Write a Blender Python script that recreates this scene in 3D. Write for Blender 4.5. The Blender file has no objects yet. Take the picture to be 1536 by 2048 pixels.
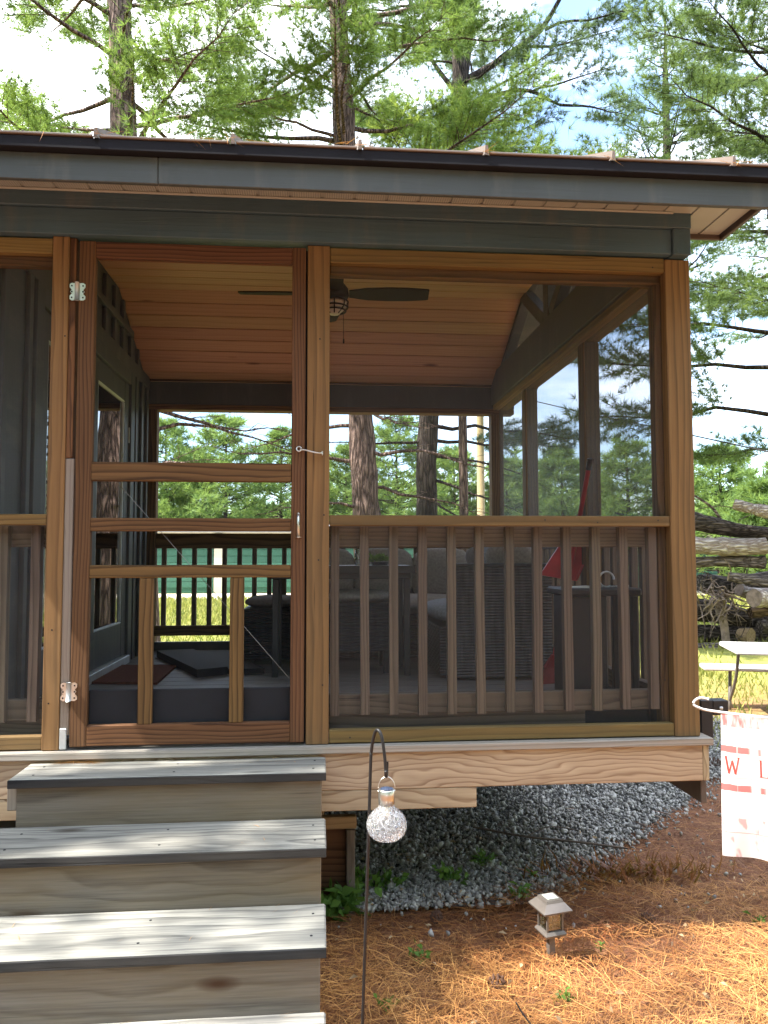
import bpy, math, random
import numpy as np
from mathutils import Matrix, Vector

# ------------------------------------------------------------------ camera
SC = bpy.context.scene
COL = SC.collection
F_PX, CAM = 1540.07, np.array([0.9659, -3.1554, 0.7592])
YAW, PITCH, ROLL = -0.085766, 0.056377, -0.00112
def cam_axes():
    cy, sy, cp, sp = math.cos(YAW), math.sin(YAW), math.cos(PITCH), math.sin(PITCH)
    f = np.array([-sy*cp, cy*cp, sp]); r = np.array([cy, sy, 0.]); u = np.cross(r, f)
    cr, sr = math.cos(ROLL), math.sin(ROLL)
    return cr*r+sr*u, -sr*r+cr*u, f
AX_R, AX_U, AX_F = cam_axes()
cd = bpy.data.cameras.new('camera'); co = bpy.data.objects.new('camera', cd); COL.objects.link(co)
cd.sensor_fit = 'HORIZONTAL'; cd.sensor_width = 36; cd.lens = 36*F_PX/1536; cd.clip_end = 1000; cd.clip_start = .05
M = Matrix.Identity(4)
for i in range(3):
    M[i][0], M[i][1], M[i][2], M[i][3] = AX_R[i], AX_U[i], -AX_F[i], CAM[i]
co.matrix_world = M
SC.camera = co
def at(u, v, y):
    """measured point of the photograph at depth y (metres behind the porch front)"""
    d = (u-768)/F_PX*AX_R + (1024-v)/F_PX*AX_U + AX_F
    t = (y-CAM[1])/d[1]
    return CAM + t*d

# ------------------------------------------------------------------ sky, sun, exposure
SUN = Vector((.72, .165, -1)).normalized()          # direction the light travels
W = bpy.data.worlds.new('World'); SC.world = W; W.use_nodes = True
wt = W.node_tree; wt.nodes.clear()
wo = wt.nodes.new('ShaderNodeOutputWorld'); wb = wt.nodes.new('ShaderNodeBackground')
sky = wt.nodes.new('ShaderNodeTexSky'); sky.sky_type = 'NISHITA'; sky.sun_disc = False
sky.sun_elevation = math.asin(-SUN.z); sky.sun_rotation = math.atan2(SUN.x, -SUN.y)
sky.air_density = 1.0; sky.dust_density = 1.0; sky.ozone_density = 3.0; sky.altitude = 100
wb.inputs['Strength'].default_value = .15
# thin broken cloud over the whole sky
tc = wt.nodes.new('ShaderNodeTexCoord'); mp = wt.nodes.new('ShaderNodeMapping')
mp.inputs['Scale'].default_value = (1, 1, 2.6); mp.inputs['Location'].default_value = (4.1, 2.3, 0)
cn = wt.nodes.new('ShaderNodeTexNoise'); cn.inputs['Scale'].default_value = 1.7; cn.inputs['Detail'].default_value = 7
cn.inputs['Roughness'].default_value = .58
cr_ = wt.nodes.new('ShaderNodeValToRGB'); cr_.color_ramp.elements[0].position = .40; cr_.color_ramp.elements[1].position = .62
cm = wt.nodes.new('ShaderNodeMix'); cm.data_type = 'RGBA'
wt.links.new(tc.outputs['Generated'], mp.inputs['Vector']); wt.links.new(mp.outputs[0], cn.inputs['Vector'])
wt.links.new(cn.outputs['Fac'], cr_.inputs[0]); wt.links.new(cr_.outputs[0], cm.inputs[0])
wt.links.new(sky.outputs[0], cm.inputs[6]); cm.inputs[7].default_value = (9.0, 9.3, 9.8, 1)
wt.links.new(cm.outputs[2], wb.inputs['Color']); wt.links.new(wb.outputs[0], wo.inputs['Surface'])
sl = bpy.data.lights.new('sun', 'SUN'); sl.energy = 4.8; sl.angle = math.radians(.53); sl.color = (1, .94, .84)
so = bpy.data.objects.new('sun', sl); COL.objects.link(so); so.location = (-6, -2, 12)
so.rotation_euler = SUN.to_track_quat('-Z', 'Y').to_euler()
SC.view_settings.view_transform = 'Standard'; SC.view_settings.look = 'None'
SC.view_settings.exposure = 2.0; SC.view_settings.gamma = 1
SC.cycles.transparent_max_bounces = 24
SC.cycles.max_bounces = 8; SC.cycles.diffuse_bounces = 4

GZ = -.84                                            # ground level; the porch deck is z = 0
rng = np.random.default_rng(7); random.seed(7)

# ------------------------------------------------------------------ materials
MATS = {}
class NT:
    def __init__(s, name):
        s.m = bpy.data.materials.new(name); s.m.use_nodes = True; s.t = s.m.node_tree; s.t.nodes.clear()
        s.out = s.n('OutputMaterial'); MATS[name] = s.m
    def n(s, typ, **kw):
        x = s.t.nodes.new('ShaderNode'+typ)
        for k, v in kw.items(): setattr(x, k, v)
        return x
    def set(s, node, **kw):
        for k, v in kw.items():
            k = k.replace('_', ' ')
            node.inputs[k].default_value = v
        return node
    def l(s, a, b): s.t.links.new(a, b)
    def math(s, op, a, b=None, c=None):
        x = s.n('Math', operation=op)
        for i, v in enumerate((a, b, c)):
            if v is None: continue
            if isinstance(v, (int, float)): x.inputs[i].default_value = v
            else: s.l(v, x.inputs[i])
        return x.outputs[0]
    def mix(s, f, a, b, blend='MIX'):
        x = s.n('Mix', data_type='RGBA', blend_type=blend)
        for i, v in ((0, f), (6, a), (7, b)):
            if isinstance(v, (int, float)): x.inputs[i].default_value = v
            elif isinstance(v, tuple): x.inputs[i].default_value = (*v[:3], 1)
            else: s.l(v, x.inputs[i])
        return x.outputs[2]
    def ramp(s, f, *st):
        x = s.n('ValToRGB'); e = x.color_ramp.elements
        while len(e) < len(st): e.new(.5)
        for i, (p, c) in enumerate(st):
            e[i].position = p
            e[i].color = (c, c, c, 1) if isinstance(c, (int, float)) else (*c, 1)
        s.l(f, x.inputs[0]); return x.outputs[0]
    def noise(s, vec, scale, detail=3, rough=.5, dist=0.):
        x = s.n('TexNoise'); s.set(x, Scale=scale, Detail=detail, Roughness=rough, Distortion=dist)
        if vec is not None: s.l(vec, x.inputs['Vector'])
        return x.outputs['Fac']
    def coords(s, scale=(1, 1, 1), rand=0., kind='Object'):
        tcn = s.n('TexCoord'); mpn = s.n('Mapping'); mpn.inputs['Scale'].default_value = scale
        s.l(tcn.outputs[kind], mpn.inputs['Vector'])
        if rand:
            oi = s.n('ObjectInfo'); cx = s.n('CombineXYZ')
            a = s.math('MULTIPLY', oi.outputs['Random'], rand)
            b = s.math('MULTIPLY', s.math('FRACT', s.math('MULTIPLY', oi.outputs['Random'], 57.31)), rand)
            c = s.math('MULTIPLY', s.math('FRACT', s.math('MULTIPLY', oi.outputs['Random'], 913.7)), rand)
            s.l(a, cx.inputs[0]); s.l(b, cx.inputs[1]); s.l(c, cx.inputs[2]); s.l(cx.outputs[0], mpn.inputs['Location'])
        return mpn.outputs[0]
    def bsdf(s, color, rough=.6, spec=.4, metal=0., normal=None, **kw):
        b = s.n('BsdfPrincipled')
        for k, v in (('Base Color', color), ('Roughness', rough), ('Specular IOR Level', spec), ('Metallic', metal)):
            if isinstance(v, tuple): b.inputs[k].default_value = (*v, 1)
            elif isinstance(v, (int, float)): b.inputs[k].default_value = v
            else: s.l(v, b.inputs[k])
        if normal is not None: s.l(normal, b.inputs['Normal'])
        for k, v in kw.items(): b.inputs[k.replace('_', ' ')].default_value = v
        return b.outputs[0]
    def bump(s, h, strength=.3, dist=.004):
        b = s.n('Bump'); s.set(b, Strength=strength, Distance=dist); s.l(h, b.inputs['Height']); return b.outputs[0]
    def done(s, sh): s.l(sh, s.out.inputs['Surface']); return s.m
    def rand(s): return s.n('ObjectInfo').outputs['Random']

def wood(name, light, dark, ring=26, contrast=.75, fine=.35, knots=.0, rough=.72, vary=.25, stain=None, stain_amt=0., bump=.25, spec=.2, stain_scale=2.2, knot_col=None, checks=.8, wander=(1.3, 7, 7), sway=.045):
    """grain runs along the board's own long (local X) axis"""
    t = NT(name)
    c = t.coords(rand=9.)
    # slow wander of the growth rings
    warp = t.n('TexNoise'); t.set(warp, Scale=1.0, Detail=2.)
    ms = t.n('Mapping'); ms.inputs['Scale'].default_value = wander; t.l(c, ms.inputs[0]); t.l(ms.outputs[0], warp.inputs['Vector'])
    sub = t.n('VectorMath', operation='MULTIPLY_ADD'); t.l(warp.outputs['Color'], sub.inputs[0])
    sub.inputs[1].default_value = (0, .10, .10)
    t.l(c, sub.inputs[2])
    # wrap ring centre so it is near, but beside, the board
    wv = t.n('TexWave', wave_type='RINGS', rings_direction='X', wave_profile='SAW'); t.set(wv, Scale=ring/ 10., Distortion=1.2, Detail=2., Detail_Scale=1.5)
    tco = t.n('TexCoord'); oi = t.n('ObjectInfo')
    off = t.n('CombineXYZ')
    t.l(t.math('MULTIPLY_ADD', oi.outputs['Random'], .16, .02), off.inputs[1])
    t.l(t.math('MULTIPLY_ADD', t.math('FRACT', t.math('MULTIPLY', oi.outputs['Random'], 37.7)), .12, .05), off.inputs[2])
    ad = t.n('VectorMath', operation='ADD'); t.l(tco.outputs['Object'], ad.inputs[0]); t.l(off.outputs[0], ad.inputs[1])
    ad2 = t.n('VectorMath', operation='MULTIPLY_ADD'); t.l(warp.outputs['Color'], ad2.inputs[0]); ad2.inputs[1].default_value = (0, sway, sway); t.l(ad.outputs[0], ad2.inputs[2])
    kk = t.math('MULTIPLY_ADD', t.math('FRACT', t.math('MULTIPLY', oi.outputs['Random'], 191.3)), 10.5, 4.5); ck = t.n('CombineXYZ'); ck.inputs[0].default_value = .4; t.l(kk, ck.inputs[1]); t.l(kk, ck.inputs[2])
    sc = t.n('VectorMath', operation='MULTIPLY'); t.l(ad2.outputs[0], sc.inputs[0]); t.l(ck.outputs[0], sc.inputs[1]); t.l(sc.outputs[0], wv.inputs['Vector'])
    rings = t.ramp(wv.outputs['Fac'], (.0, .05), (.55, .35), (.88, 1.), (1., .1))
    ff = t.n('Mapping'); ff.inputs['Scale'].default_value = (3.5, 130, 130); t.l(c, ff.inputs[0])
    fineg = t.noise(ff.outputs[0], 1., 3, .6)
    f2 = t.n('Mapping'); f2.inputs['Scale'].default_value = (1.1, 22, 22); t.l(c, f2.inputs[0])
    mid = t.noise(f2.outputs[0], 1., 3, .55)
    g = t.math('ADD', t.math('MULTIPLY', rings, contrast*.55), t.math('MULTIPLY', mid, contrast*.45))
    g = t.math('ADD', g, t.math('MULTIPLY', t.math('SUBTRACT', fineg, .5), fine))
    col = t.mix(t.ramp(g, (.12, 0.), (.85, 1.)), light, dark)
    if stain:
        sm = t.n('Mapping'); sm.inputs['Scale'].default_value = (stain_scale*.45, stain_scale*2.5, stain_scale*2.5); t.l(c, sm.inputs[0])
        sn = t.ramp(t.noise(sm.outputs[0], 1., 5, .62), (.38, 0.), (.68, 1.))
        col = t.mix(t.math('MULTIPLY', sn, stain_amt), col, stain)
    if knots:
        km = t.n('Mapping'); km.inputs['Scale'].default_value = (2.6, 7.5, 7.5); t.l(c, km.inputs[0])
        vo = t.n('TexVoronoi', feature='F1'); t.set(vo, Scale=1., Randomness=1.); t.l(km.outputs[0], vo.inputs['Vector'])
        sep = t.n('SeparateColor'); t.l(vo.outputs['Color'], sep.inputs[0])
        rare = t.math('LESS_THAN', sep.outputs[0], knots)
        k1 = t.math('MULTIPLY', t.ramp(vo.outputs['Distance'], (.05, 1.), (.13, .55), (.2, 0.)), rare)
        col = t.mix(k1, col, knot_col or tuple(x*.32 for x in dark))
    if checks:
        cm_ = t.n('Mapping'); cm_.inputs['Scale'].default_value = (1.6, 75, 75); t.l(c, cm_.inputs[0])
        crk = t.ramp(t.noise(cm_.outputs[0], 1., 2, .4, .4), (.70, 0.), (.76, 1.)); pt_ = t.ramp(t.noise(c, 3.1, 2), (.45, 0.), (.6, 1.))
        col = t.mix(t.math('MULTIPLY', t.math('MULTIPLY', crk, pt_), checks), col, tuple(x*.25 for x in dark))
    hv = t.n('HueSaturation'); t.l(col, hv.inputs['Color'])
    t.l(t.math('MULTIPLY_ADD', oi.outputs['Random'], vary, 1-vary*.5), hv.inputs['Value'])
    t.l(t.math('MULTIPLY_ADD', t.math('FRACT', t.math('MULTIPLY', oi.outputs['Random'], 71.3)), .03, .485), hv.inputs['Hue'])
    return t.done(t.bsdf(hv.outputs[0], rough, spec, normal=t.bump(t.math('ADD', fineg, t.math('MULTIPLY', rings, .5)), bump, .002)))

wood('cedar_golden', (.240, .148, .057), (.072, .042, .018), ring=17, knots=.11, vary=.32, contrast=.8, fine=.5, stain=(.100, .074, .038), stain_amt=.7, stain_scale=1.5)
wood('cedar_red', (.135, .070, .033), (.036, .018, .010), ring=20, knots=.04, vary=.2, contrast=1., fine=.5)
wood('cedar_brown', (.168, .092, .038), (.042, .022, .011), wander=(1.6, 8, 8), sway=.05, ring=18, knots=.05, vary=.28, contrast=1., fine=.5)
wood('ceiling_pine', (.45, .262, .130), (.28, .148, .068), ring=12, knots=.16, vary=.16, contrast=.6, fine=.25, rough=.45, spec=.4, knot_col=(.10, .03, .012))
wood('railing_gray', (.155, .122, .092), (.052, .040, .031), ring=22, knots=.03, vary=.25, contrast=.9)
wood('new_pine', (.45, .37, .25), (.215, .15, .092), ring=11, wander=(2.6, 8, 8), sway=.16, knots=.4, vary=.1, contrast=1., fine=.5, knot_col=(.12, .06, .035))
wood('tread_gray', (.36, .35, .315), (.088, .088, .084), ring=13, wander=(2., 7, 7), sway=.08, knots=.2, vary=.12, contrast=.85, fine=1.0, rough=.85, stain=(.10, .098, .090), stain_amt=.65, bump=.6, knot_col=(.07, .06, .05))
wood('riser_gray', (.172, .150, .126), (.074, .063, .053), ring=7, wander=(2.2, 6, 6), sway=.12, knots=.3, vary=.2, contrast=.75, fine=1.1, rough=.9, stain=(.17, .120, .066), stain_amt=.65, bump=.8, knot_col=(.055, .028, .016))
wood('deck_edge', (.34, .325, .295), (.13, .12, .105), ring=26, knots=.02, vary=.15, contrast=.8, fine=.6, rough=.8, stain=(.34, .27, .19), stain_amt=.4, bump=.5)
wood('floor_gray', (.155, .15, .147), (.078, .074, .072), ring=24, vary=.22, contrast=.8, fine=.5, rough=.55, bump=.5)
wood('weathered_pale', (.25, .23, .20), (.12, .105, .09), ring=26, knots=.03, vary=.1, contrast=.7, rough=.8, stain=(.30, .22, .14), stain_amt=.5)
wood('under_timber', (.33, .25, .13), (.20, .14, .065), ring=18, knots=.06, vary=.2)
wood('pole_wood', (.36, .27, .165), (.24, .17, .10), ring=8, vary=.1)

def painted(name, col, rough=.55, grain=.5, vary=.08):
    t = NT(name); c = t.coords((1.2, 26, 26), rand=9.)
    wv = t.noise(c, 1., 4, .6, 1.2); n2 = t.noise(t.coords((1, 1, 1), rand=5.), 1.6, 4)
    colr = t.mix(t.ramp(n2, (.3, 0.), (.75, 1.)), tuple(x*.80 for x in col), tuple(x*1.16 for x in col)); colr = t.mix(t.math('MULTIPLY', t.ramp(t.noise(t.coords((7, 1.5, 1.5), rand=4.), 1., 5, .65), (.52, 0.), (.75, 1.)), .35), colr, (.17, .165, .14))
    return t.done(t.bsdf(colr, rough, .4, normal=t.bump(wv, grain, .003)))
painted('slate_paint', (.062, .077, .082)); painted('slate_header', (.056, .105, .140), grain=1.); painted('slate_dark', (.056, .062, .068), grain=.3); painted('trim_brown', (.085, .066, .058), .5, .1)

def plain(name, col, rough=.5, metal=0., spec=.5, nscale=14., namt=.18, bump=0.):
    t = NT(name); n = t.noise(t.coords(rand=3.), nscale, 4, .6)
    c = t.mix(t.ramp(n, (.3, 0.), (.72, 1.)), tuple(x*(1-namt) for x in col), tuple(min(1, x*(1+namt)) for x in col))
    r = t.math('MULTIPLY_ADD', n, .25, rough-.12)
    return t.done(t.bsdf(c, r, spec, metal, normal=t.bump(n, bump, .004) if bump else None))
plain('roof_metal', (.15, .115, .095), .42, 0., .5, 5., .15)
plain('drip_dark', (.012, .013, .018), .75, 0, .15)
plain('black_metal', (.010, .010, .011), .45, 0., .35)
plain('black_plastic', (.016, .016, .019), .5, 0, .35, bump=.1)
plain('zinc', (.62, .62, .58), .32, 1.)
plain('galvanised', (.5, .53, .55), .5, .6)
plain('fan_bronze', (.011, .008, .008), .7, 0, .2)
plain('fan_light', (.62, .58, .48), .35)
plain('red_plastic', (.40, .022, .03), .38)
plain('red_fade', (.30, .05, .04), .5)
plain('cushion_gray', (.29, .27, .255), .95, 0, .1, 60., .2, .3)
plain('cushion_blue', (.30, .33, .38), .95, 0, .1, 60., .2, .3)
plain('cushion_dark', (.16, .15, .145), .95, 0, .1, 60., .2, .3)
plain('rug_brown', (.115, .045, .032), .95, 0, .05, 70., .35, .6)
plain('mat_dark', (.022, .023, .026), .8, 0, .2, 50., .3, .3)
plain('table_top', (.42, .45, .50), .3, 0, .5)
plain('table_metal', (.02, .022, .026), .45)
plain('white_plastic', (.50, .48, .47), .45, 0, .4, 4., .06)
plain('path_plastic', (.13, .115, .105), .38, .25, .5)
plain('stone_white', (.5, .5, .48), .8)
plain('brush_fibre', (.30, .05, .045), .9)
plain('building_green', (.04, .125, .085), .6, 0, .3, 2., .12)
plain('building_cream', (.62, .56, .44), .7, 0, .3, 2., .08)
plain('building_roof', (.30, .31, .32), .5)
plain('paper', (.78, .78, .76), .7)
plain('cut_wood', (.34, .24, .14), .8, 0, .2, 30., .3)
plain('pot_green', (.06, .15, .035), .7, 0, .3, 40., .4)
plain('kick_dark', (.014, .016, .021), .7, 0, .2)
plain('solar_cell', (.018, .025, .05), .15, 0, .6)
plain('solar_pale', (.36, .40, .36), .25, 0, .5)
plain('cone_brown', (.075, .035, .02), .85)
plain('cable_steel', (.22, .22, .21), .5, .6)

t = NT('soffit_vinyl')
c = t.coords((1, 1, 1), kind='Object')
vo = t.n('TexVoronoi'); t.set(vo, Scale=105., Randomness=0.); t.l(c, vo.inputs['Vector'])
hole = t.ramp(vo.outputs['Distance'], (.16, 0.), (.30, 1.))
t.done(t.bsdf(t.mix(hole, (.075, .080, .076), (.33, .355, .335)), .5, .4))
t = NT('soffit_plain'); t.done(t.bsdf((.35, .375, .35), .5, .4))

def screen(name, keep, col):
    t = NT(name); c = t.coords(kind='Object')
    # weave: fine threads whose coverage varies a little across the panel
    m1 = t.n('TexWave', wave_type='BANDS', bands_direction='X'); t.set(m1, Scale=52., Distortion=.6, Detail=1.); t.l(c, m1.inputs['Vector'])
    m2 = t.n('TexWave', wave_type='BANDS', bands_direction='Z'); t.set(m2, Scale=52., Distortion=.6, Detail=1.); t.l(c, m2.inputs['Vector'])
    k = t.math('MULTIPLY_ADD', t.math('ADD', m1.outputs['Fac'], m2.outputs['Fac']), .05, keep-.05)
    k = t.math('ADD', k, t.math('MULTIPLY', t.math('SUBTRACT', t.noise(c, 2.2, 3), .5), .06))
    tr = t.n('BsdfTransparent'); df = t.bsdf(col, .6, .3)
    mx = t.n('MixShader'); t.l(k, mx.inputs[0]); t.l(df, mx.inputs[1]); t.l(tr.outputs[0], mx.inputs[2])
    t.done(mx.outputs[0])
screen('screen_mesh', .78, (.055, .055, .056)); screen('screen_door_mesh', .93, (.05, .05, .052)); screen('screen_side', .43, (.05, .055, .065))

def glass(name, col=(1, 1, 1), rough=.0, clear=.8):
    t = NT(name); g = t.n('BsdfGlossy'); g.inputs['Roughness'].default_value = rough; g.inputs['Color'].default_value = (1, 1, 1, 1)
    tr = t.n('BsdfTransparent'); tr.inputs[0].default_value = (*col, 1); fr = t.n('Fresnel'); fr.inputs[0].default_value = 1.5
    mx = t.n('MixShader'); t.l(t.math('MULTIPLY_ADD', fr.outputs[0], .9, 1-clear), mx.inputs[0])
    t.l(tr.outputs[0], mx.inputs[1]); t.l(g.outputs[0], mx.inputs[2]); t.done(mx.outputs[0])
glass('door_glass', (.10, .11, .12), .0, .86); glass('lamp_glass', (.72, .62, .50), .08, .88); glass('jar_glass', (.86, .9, .9), .0, .9)
# crackled glass globe
t = NT('crackle_glass'); c = t.coords((1, 1, 1))
vo = t.n('TexVoronoi', feature='DISTANCE_TO_EDGE'); t.set(vo, Scale=95.); t.l(c, vo.inputs['Vector'])
cr1 = t.ramp(vo.outputs['Distance'], (.0, 1.), (.06, .15), (.12, 0.))
gl = t.n('BsdfGlass'); t.set(gl, Roughness=.05, IOR=1.22, Color=(.97, .98, 1, 1)); t.l(t.bump(vo.outputs['Distance'], .8, .01), gl.inputs['Normal'])
tr = t.n('BsdfTransparent'); tr.inputs[0].default_value = (.93, .95, .97, 1)
m0 = t.n('MixShader'); m0.inputs[0].default_value = .62; t.l(gl.outputs[0], m0.inputs[1]); t.l(tr.outputs[0], m0.inputs[2])
wh = t.bsdf((.9, .93, .96), .25, .6); tl = t.n('BsdfTranslucent'); tl.inputs[0].default_value = (.95, .97, 1, 1)
m1 = t.n('MixShader'); m1.inputs[0].default_value = .5; t.l(wh, m1.inputs[1]); t.l(tl.outputs[0], m1.inputs[2])
m2 = t.n('MixShader'); t.l(t.math('MULTIPLY_ADD', cr1, .30, .05), m2.inputs[0]); t.l(m0.outputs[0], m2.inputs[1]); t.l(m1.outputs[0], m2.inputs[2])
t.done(m2.outputs[0])

def wicker(name, col):
    t = NT(name); n = t.noise(t.coords((30, 30, 4), rand=3.), 1., 3, .6)
    cc = t.mix(t.ramp(n, (.3, 0.), (.7, 1.)), tuple(x*.6 for x in col), tuple(x*1.5 for x in col)); t.done(t.bsdf(cc, .42, .45))
wicker('wicker_gray', (.056, .055, .057)); wicker('wicker_dark', (.016, .020, .026))

def leafy(name, a, b, trans=.45, rough=.5):
    """a,b = dark and light leaf colour, chosen per tuft"""
    t = NT(name); at_ = t.n('Attribute'); at_.attribute_name = 'tint'
    col = t.mix(at_.outputs['Fac'], a, b)
    df = t.bsdf(col, rough, .25); tl = t.n('BsdfTranslucent'); t.l(t.mix(.35, col, (.30, .40, .05)), tl.inputs[0])
    mx = t.n('MixShader'); mx.inputs[0].default_value = trans; t.l(df, mx.inputs[1]); t.l(tl.outputs[0], mx.inputs[2]); t.done(mx.outputs[0])
leafy('needles_pine', (.055, .105, .052), (.160, .235, .075), .5); leafy('needles_white_pine', (.095, .175, .058), (.25, .36, .085), .56)
leafy('needles_bright', (.16, .25, .06), (.40, .48, .10), .6); leafy('needles_blue', (.036, .075, .056), (.100, .160, .080)); leafy('weed_leaf', (.05, .12, .025), (.16, .30, .06), .4)
leafy('grass_blade', (.14, .17, .04), (.40, .36, .11), .4); leafy('straw_needle', (.27, .092, .032), (.76, .42, .145), .12, .55)
leafy('dry_frond', (.16, .05, .018), (.30, .11, .04), .3)
leafy('far_leaf', (.085, .165, .060), (.25, .36, .10), .5)

def bark(name, a, b, c, sc=1., lying=False):
    t = NT(name); co_ = t.coords((1.8*sc, 10*sc, 10*sc) if lying else (10*sc, 10*sc, 1.5*sc))
    wn = t.n('TexNoise'); t.set(wn, Scale=1.2, Detail=3.); t.l(co_, wn.inputs['Vector'])
    ad = t.n('VectorMath', operation='MULTIPLY_ADD'); t.l(wn.outputs['Color'], ad.inputs[0]); ad.inputs[1].default_value = (1, 1, 1); t.l(co_, ad.inputs[2])
    vo = t.n('TexVoronoi', feature='DISTANCE_TO_EDGE'); t.set(vo, Scale=1.6); t.l(ad.outputs[0], vo.inputs['Vector'])
    e = t.ramp(t.math('ADD', vo.outputs['Distance'], t.math('MULTIPLY', t.math('SUBTRACT', t.noise(co_, 3.5, 4, .6), .5), .35)), (.0, 0.), (.34, 1.)); n = t.noise(co_, 6., 4, .65)
    col = t.mix(e, a, t.mix(n, b, c))
    t.done(t.bsdf(col, .9, .15, normal=t.bump(t.math('ADD', e, t.math('MULTIPLY', n, .4)), 1., .03)))
bark('bark_pine', (.045, .030, .026), (.17, .115, .095), (.36, .255, .22)); bark('bark_dark', (.018, .014, .012), (.06, .048, .042), (.115, .092, .08))
bark('bark_log', (.07, .056, .05), (.21, .175, .155), (.42, .35, .31), lying=True); bark('bark_pale_sunlit', (.26, .20, .17), (.55, .48, .43), (.75, .68, .64), lying=True); bark('log_dark', (.03, .024, .021), (.11, .09, .08), (.22, .18, .16), lying=True); bark('log_red', (.05, .032, .026), (.18, .12, .095), (.32, .22, .18), lying=True)  # pale log bark lightened to stand in for sun on the shaded pile
plain('twig_gray', (.12, .095, .08), .9, 0, .1); plain('root_pale', (.25, .19, .155), .9, 0, .1, 8., .4)

# ground: needle litter, bare soil and lawn
t = NT('forest_floor'); c = t.coords(kind='Object')
n1 = t.noise(c, .55, 5, .6); n2 = t.noise(c, 9., 6, .7); n3 = t.noise(c, 60., 4, .7)
soil = t.mix(t.ramp(n2, (.3, 0.), (.7, 1.)), (.11, .050, .032), (.27, .125, .074))
soil = t.mix(t.ramp(n3, (.45, 0.), (.72, .8)), soil, (.36, .20, .11))
gcol = t.mix(t.ramp(n2, (.3, 0.), (.7, 1.)), (.13, .16, .035), (.30, .33, .07))
gcol = t.mix(t.ramp(n3, (.4, 0.), (.75, .6)), gcol, (.36, .29, .13))
sp = t.n('SeparateXYZ'); t.l(c, sp.inputs[0])
far = t.math('ADD', t.math('MULTIPLY_ADD', t.math('MAXIMUM', t.math('MULTIPLY_ADD', sp.outputs[0], .55, -.6), sp.outputs[1]), .28, -1.15), t.math('MULTIPLY', t.math('SUBTRACT', n1, .5), 2.4))
t.done(t.bsdf(t.mix(t.ramp(far, (.0, 0.), (1., 1.)), soil, gcol), .95, .1, normal=t.bump(t.math('ADD', n3, n2), .8, .02)))
t = NT('gravel_stone'); oi = t.n('Attribute'); oi.attribute_name = 'tint'; n = t.noise(t.coords(), 90., 3)
t.done(t.bsdf(t.mix(t.math('MULTIPLY_ADD', n, .3, t.math('MULTIPLY', oi.outputs['Fac'], .8)), (.075, .072, .067), (.50, .485, .455)), .8, .25))
plain('gravel_bed', (.09, .088, .085), .95, 0, .1, 80., .6, .6); plain('gravel_road', (.50, .44, .38), .95, 0, .1, 30., .2, .3)

# flag cloth: faded red and white boards
t = NT('flag_cloth'); tcn = t.n('TexCoord'); sp = t.n('SeparateXYZ'); t.l(tcn.outputs['UV'], sp.inputs[0])
n = t.noise(t.coords((9, 3, 60), kind='UV'), 1., 4, .65); wob = t.math('MULTIPLY', t.math('SUBTRACT', t.noise(t.coords((3, 2, 1), kind='UV'), 3., 3), .5), .02)
vv = t.math('ADD', sp.outputs[1], wob)
def band(a, b): return t.math('MULTIPLY', t.math('GREATER_THAN', vv, a), t.math('LESS_THAN', vv, b))
patch = t.ramp(t.noise(t.coords((3.2, .1, 1), kind='UV'), 2.2, 2), (.44, 0.), (.5, 1.))
patch2 = t.ramp(t.noise(t.coords((5.2, 3.1, 1), kind='UV'), 2., 2), (.55, 0.), (.62, 1.))
worn = t.ramp(n, (.40, .0), (.58, 1.))
red = t.math('MAXIMUM', t.math('MULTIPLY', band(.90, .985), worn), t.math('MULTIPLY', t.math('MAXIMUM', band(.72, .765), band(.455, .50)), t.math('MAXIMUM', patch, t.math('LESS_THAN', sp.outputs[0], .16))))
red = t.math('MAXIMUM', red, t.math('MULTIPLY', t.math('MULTIPLY', patch2, t.math('LESS_THAN', vv, .27)), .6))
thin = t.math('MAXIMUM', t.math('MAXIMUM', band(.868, .875), band(.545, .551)), band(.165, .172))
cc = t.mix(t.math('MULTIPLY', red, .85), (.66, .63, .62), (.42, .075, .07)); cc = t.mix(t.math('MULTIPLY', thin, .7), cc, (.55, .25, .24))
df = t.bsdf(cc, .85, .1); tl = t.n('BsdfTranslucent'); t.l(cc, tl.inputs[0]); mx = t.n('MixShader'); mx.inputs[0].default_value = .35
t.l(df, mx.inputs[1]); t.l(tl.outputs[0], mx.inputs[2]); t.done(mx.outputs[0])
plain('flag_red', (.36, .06, .05), .85, 0, .1, 30., .2); plain('flag_faded', (.80, .70, .69), .85, 0, .1)

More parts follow.
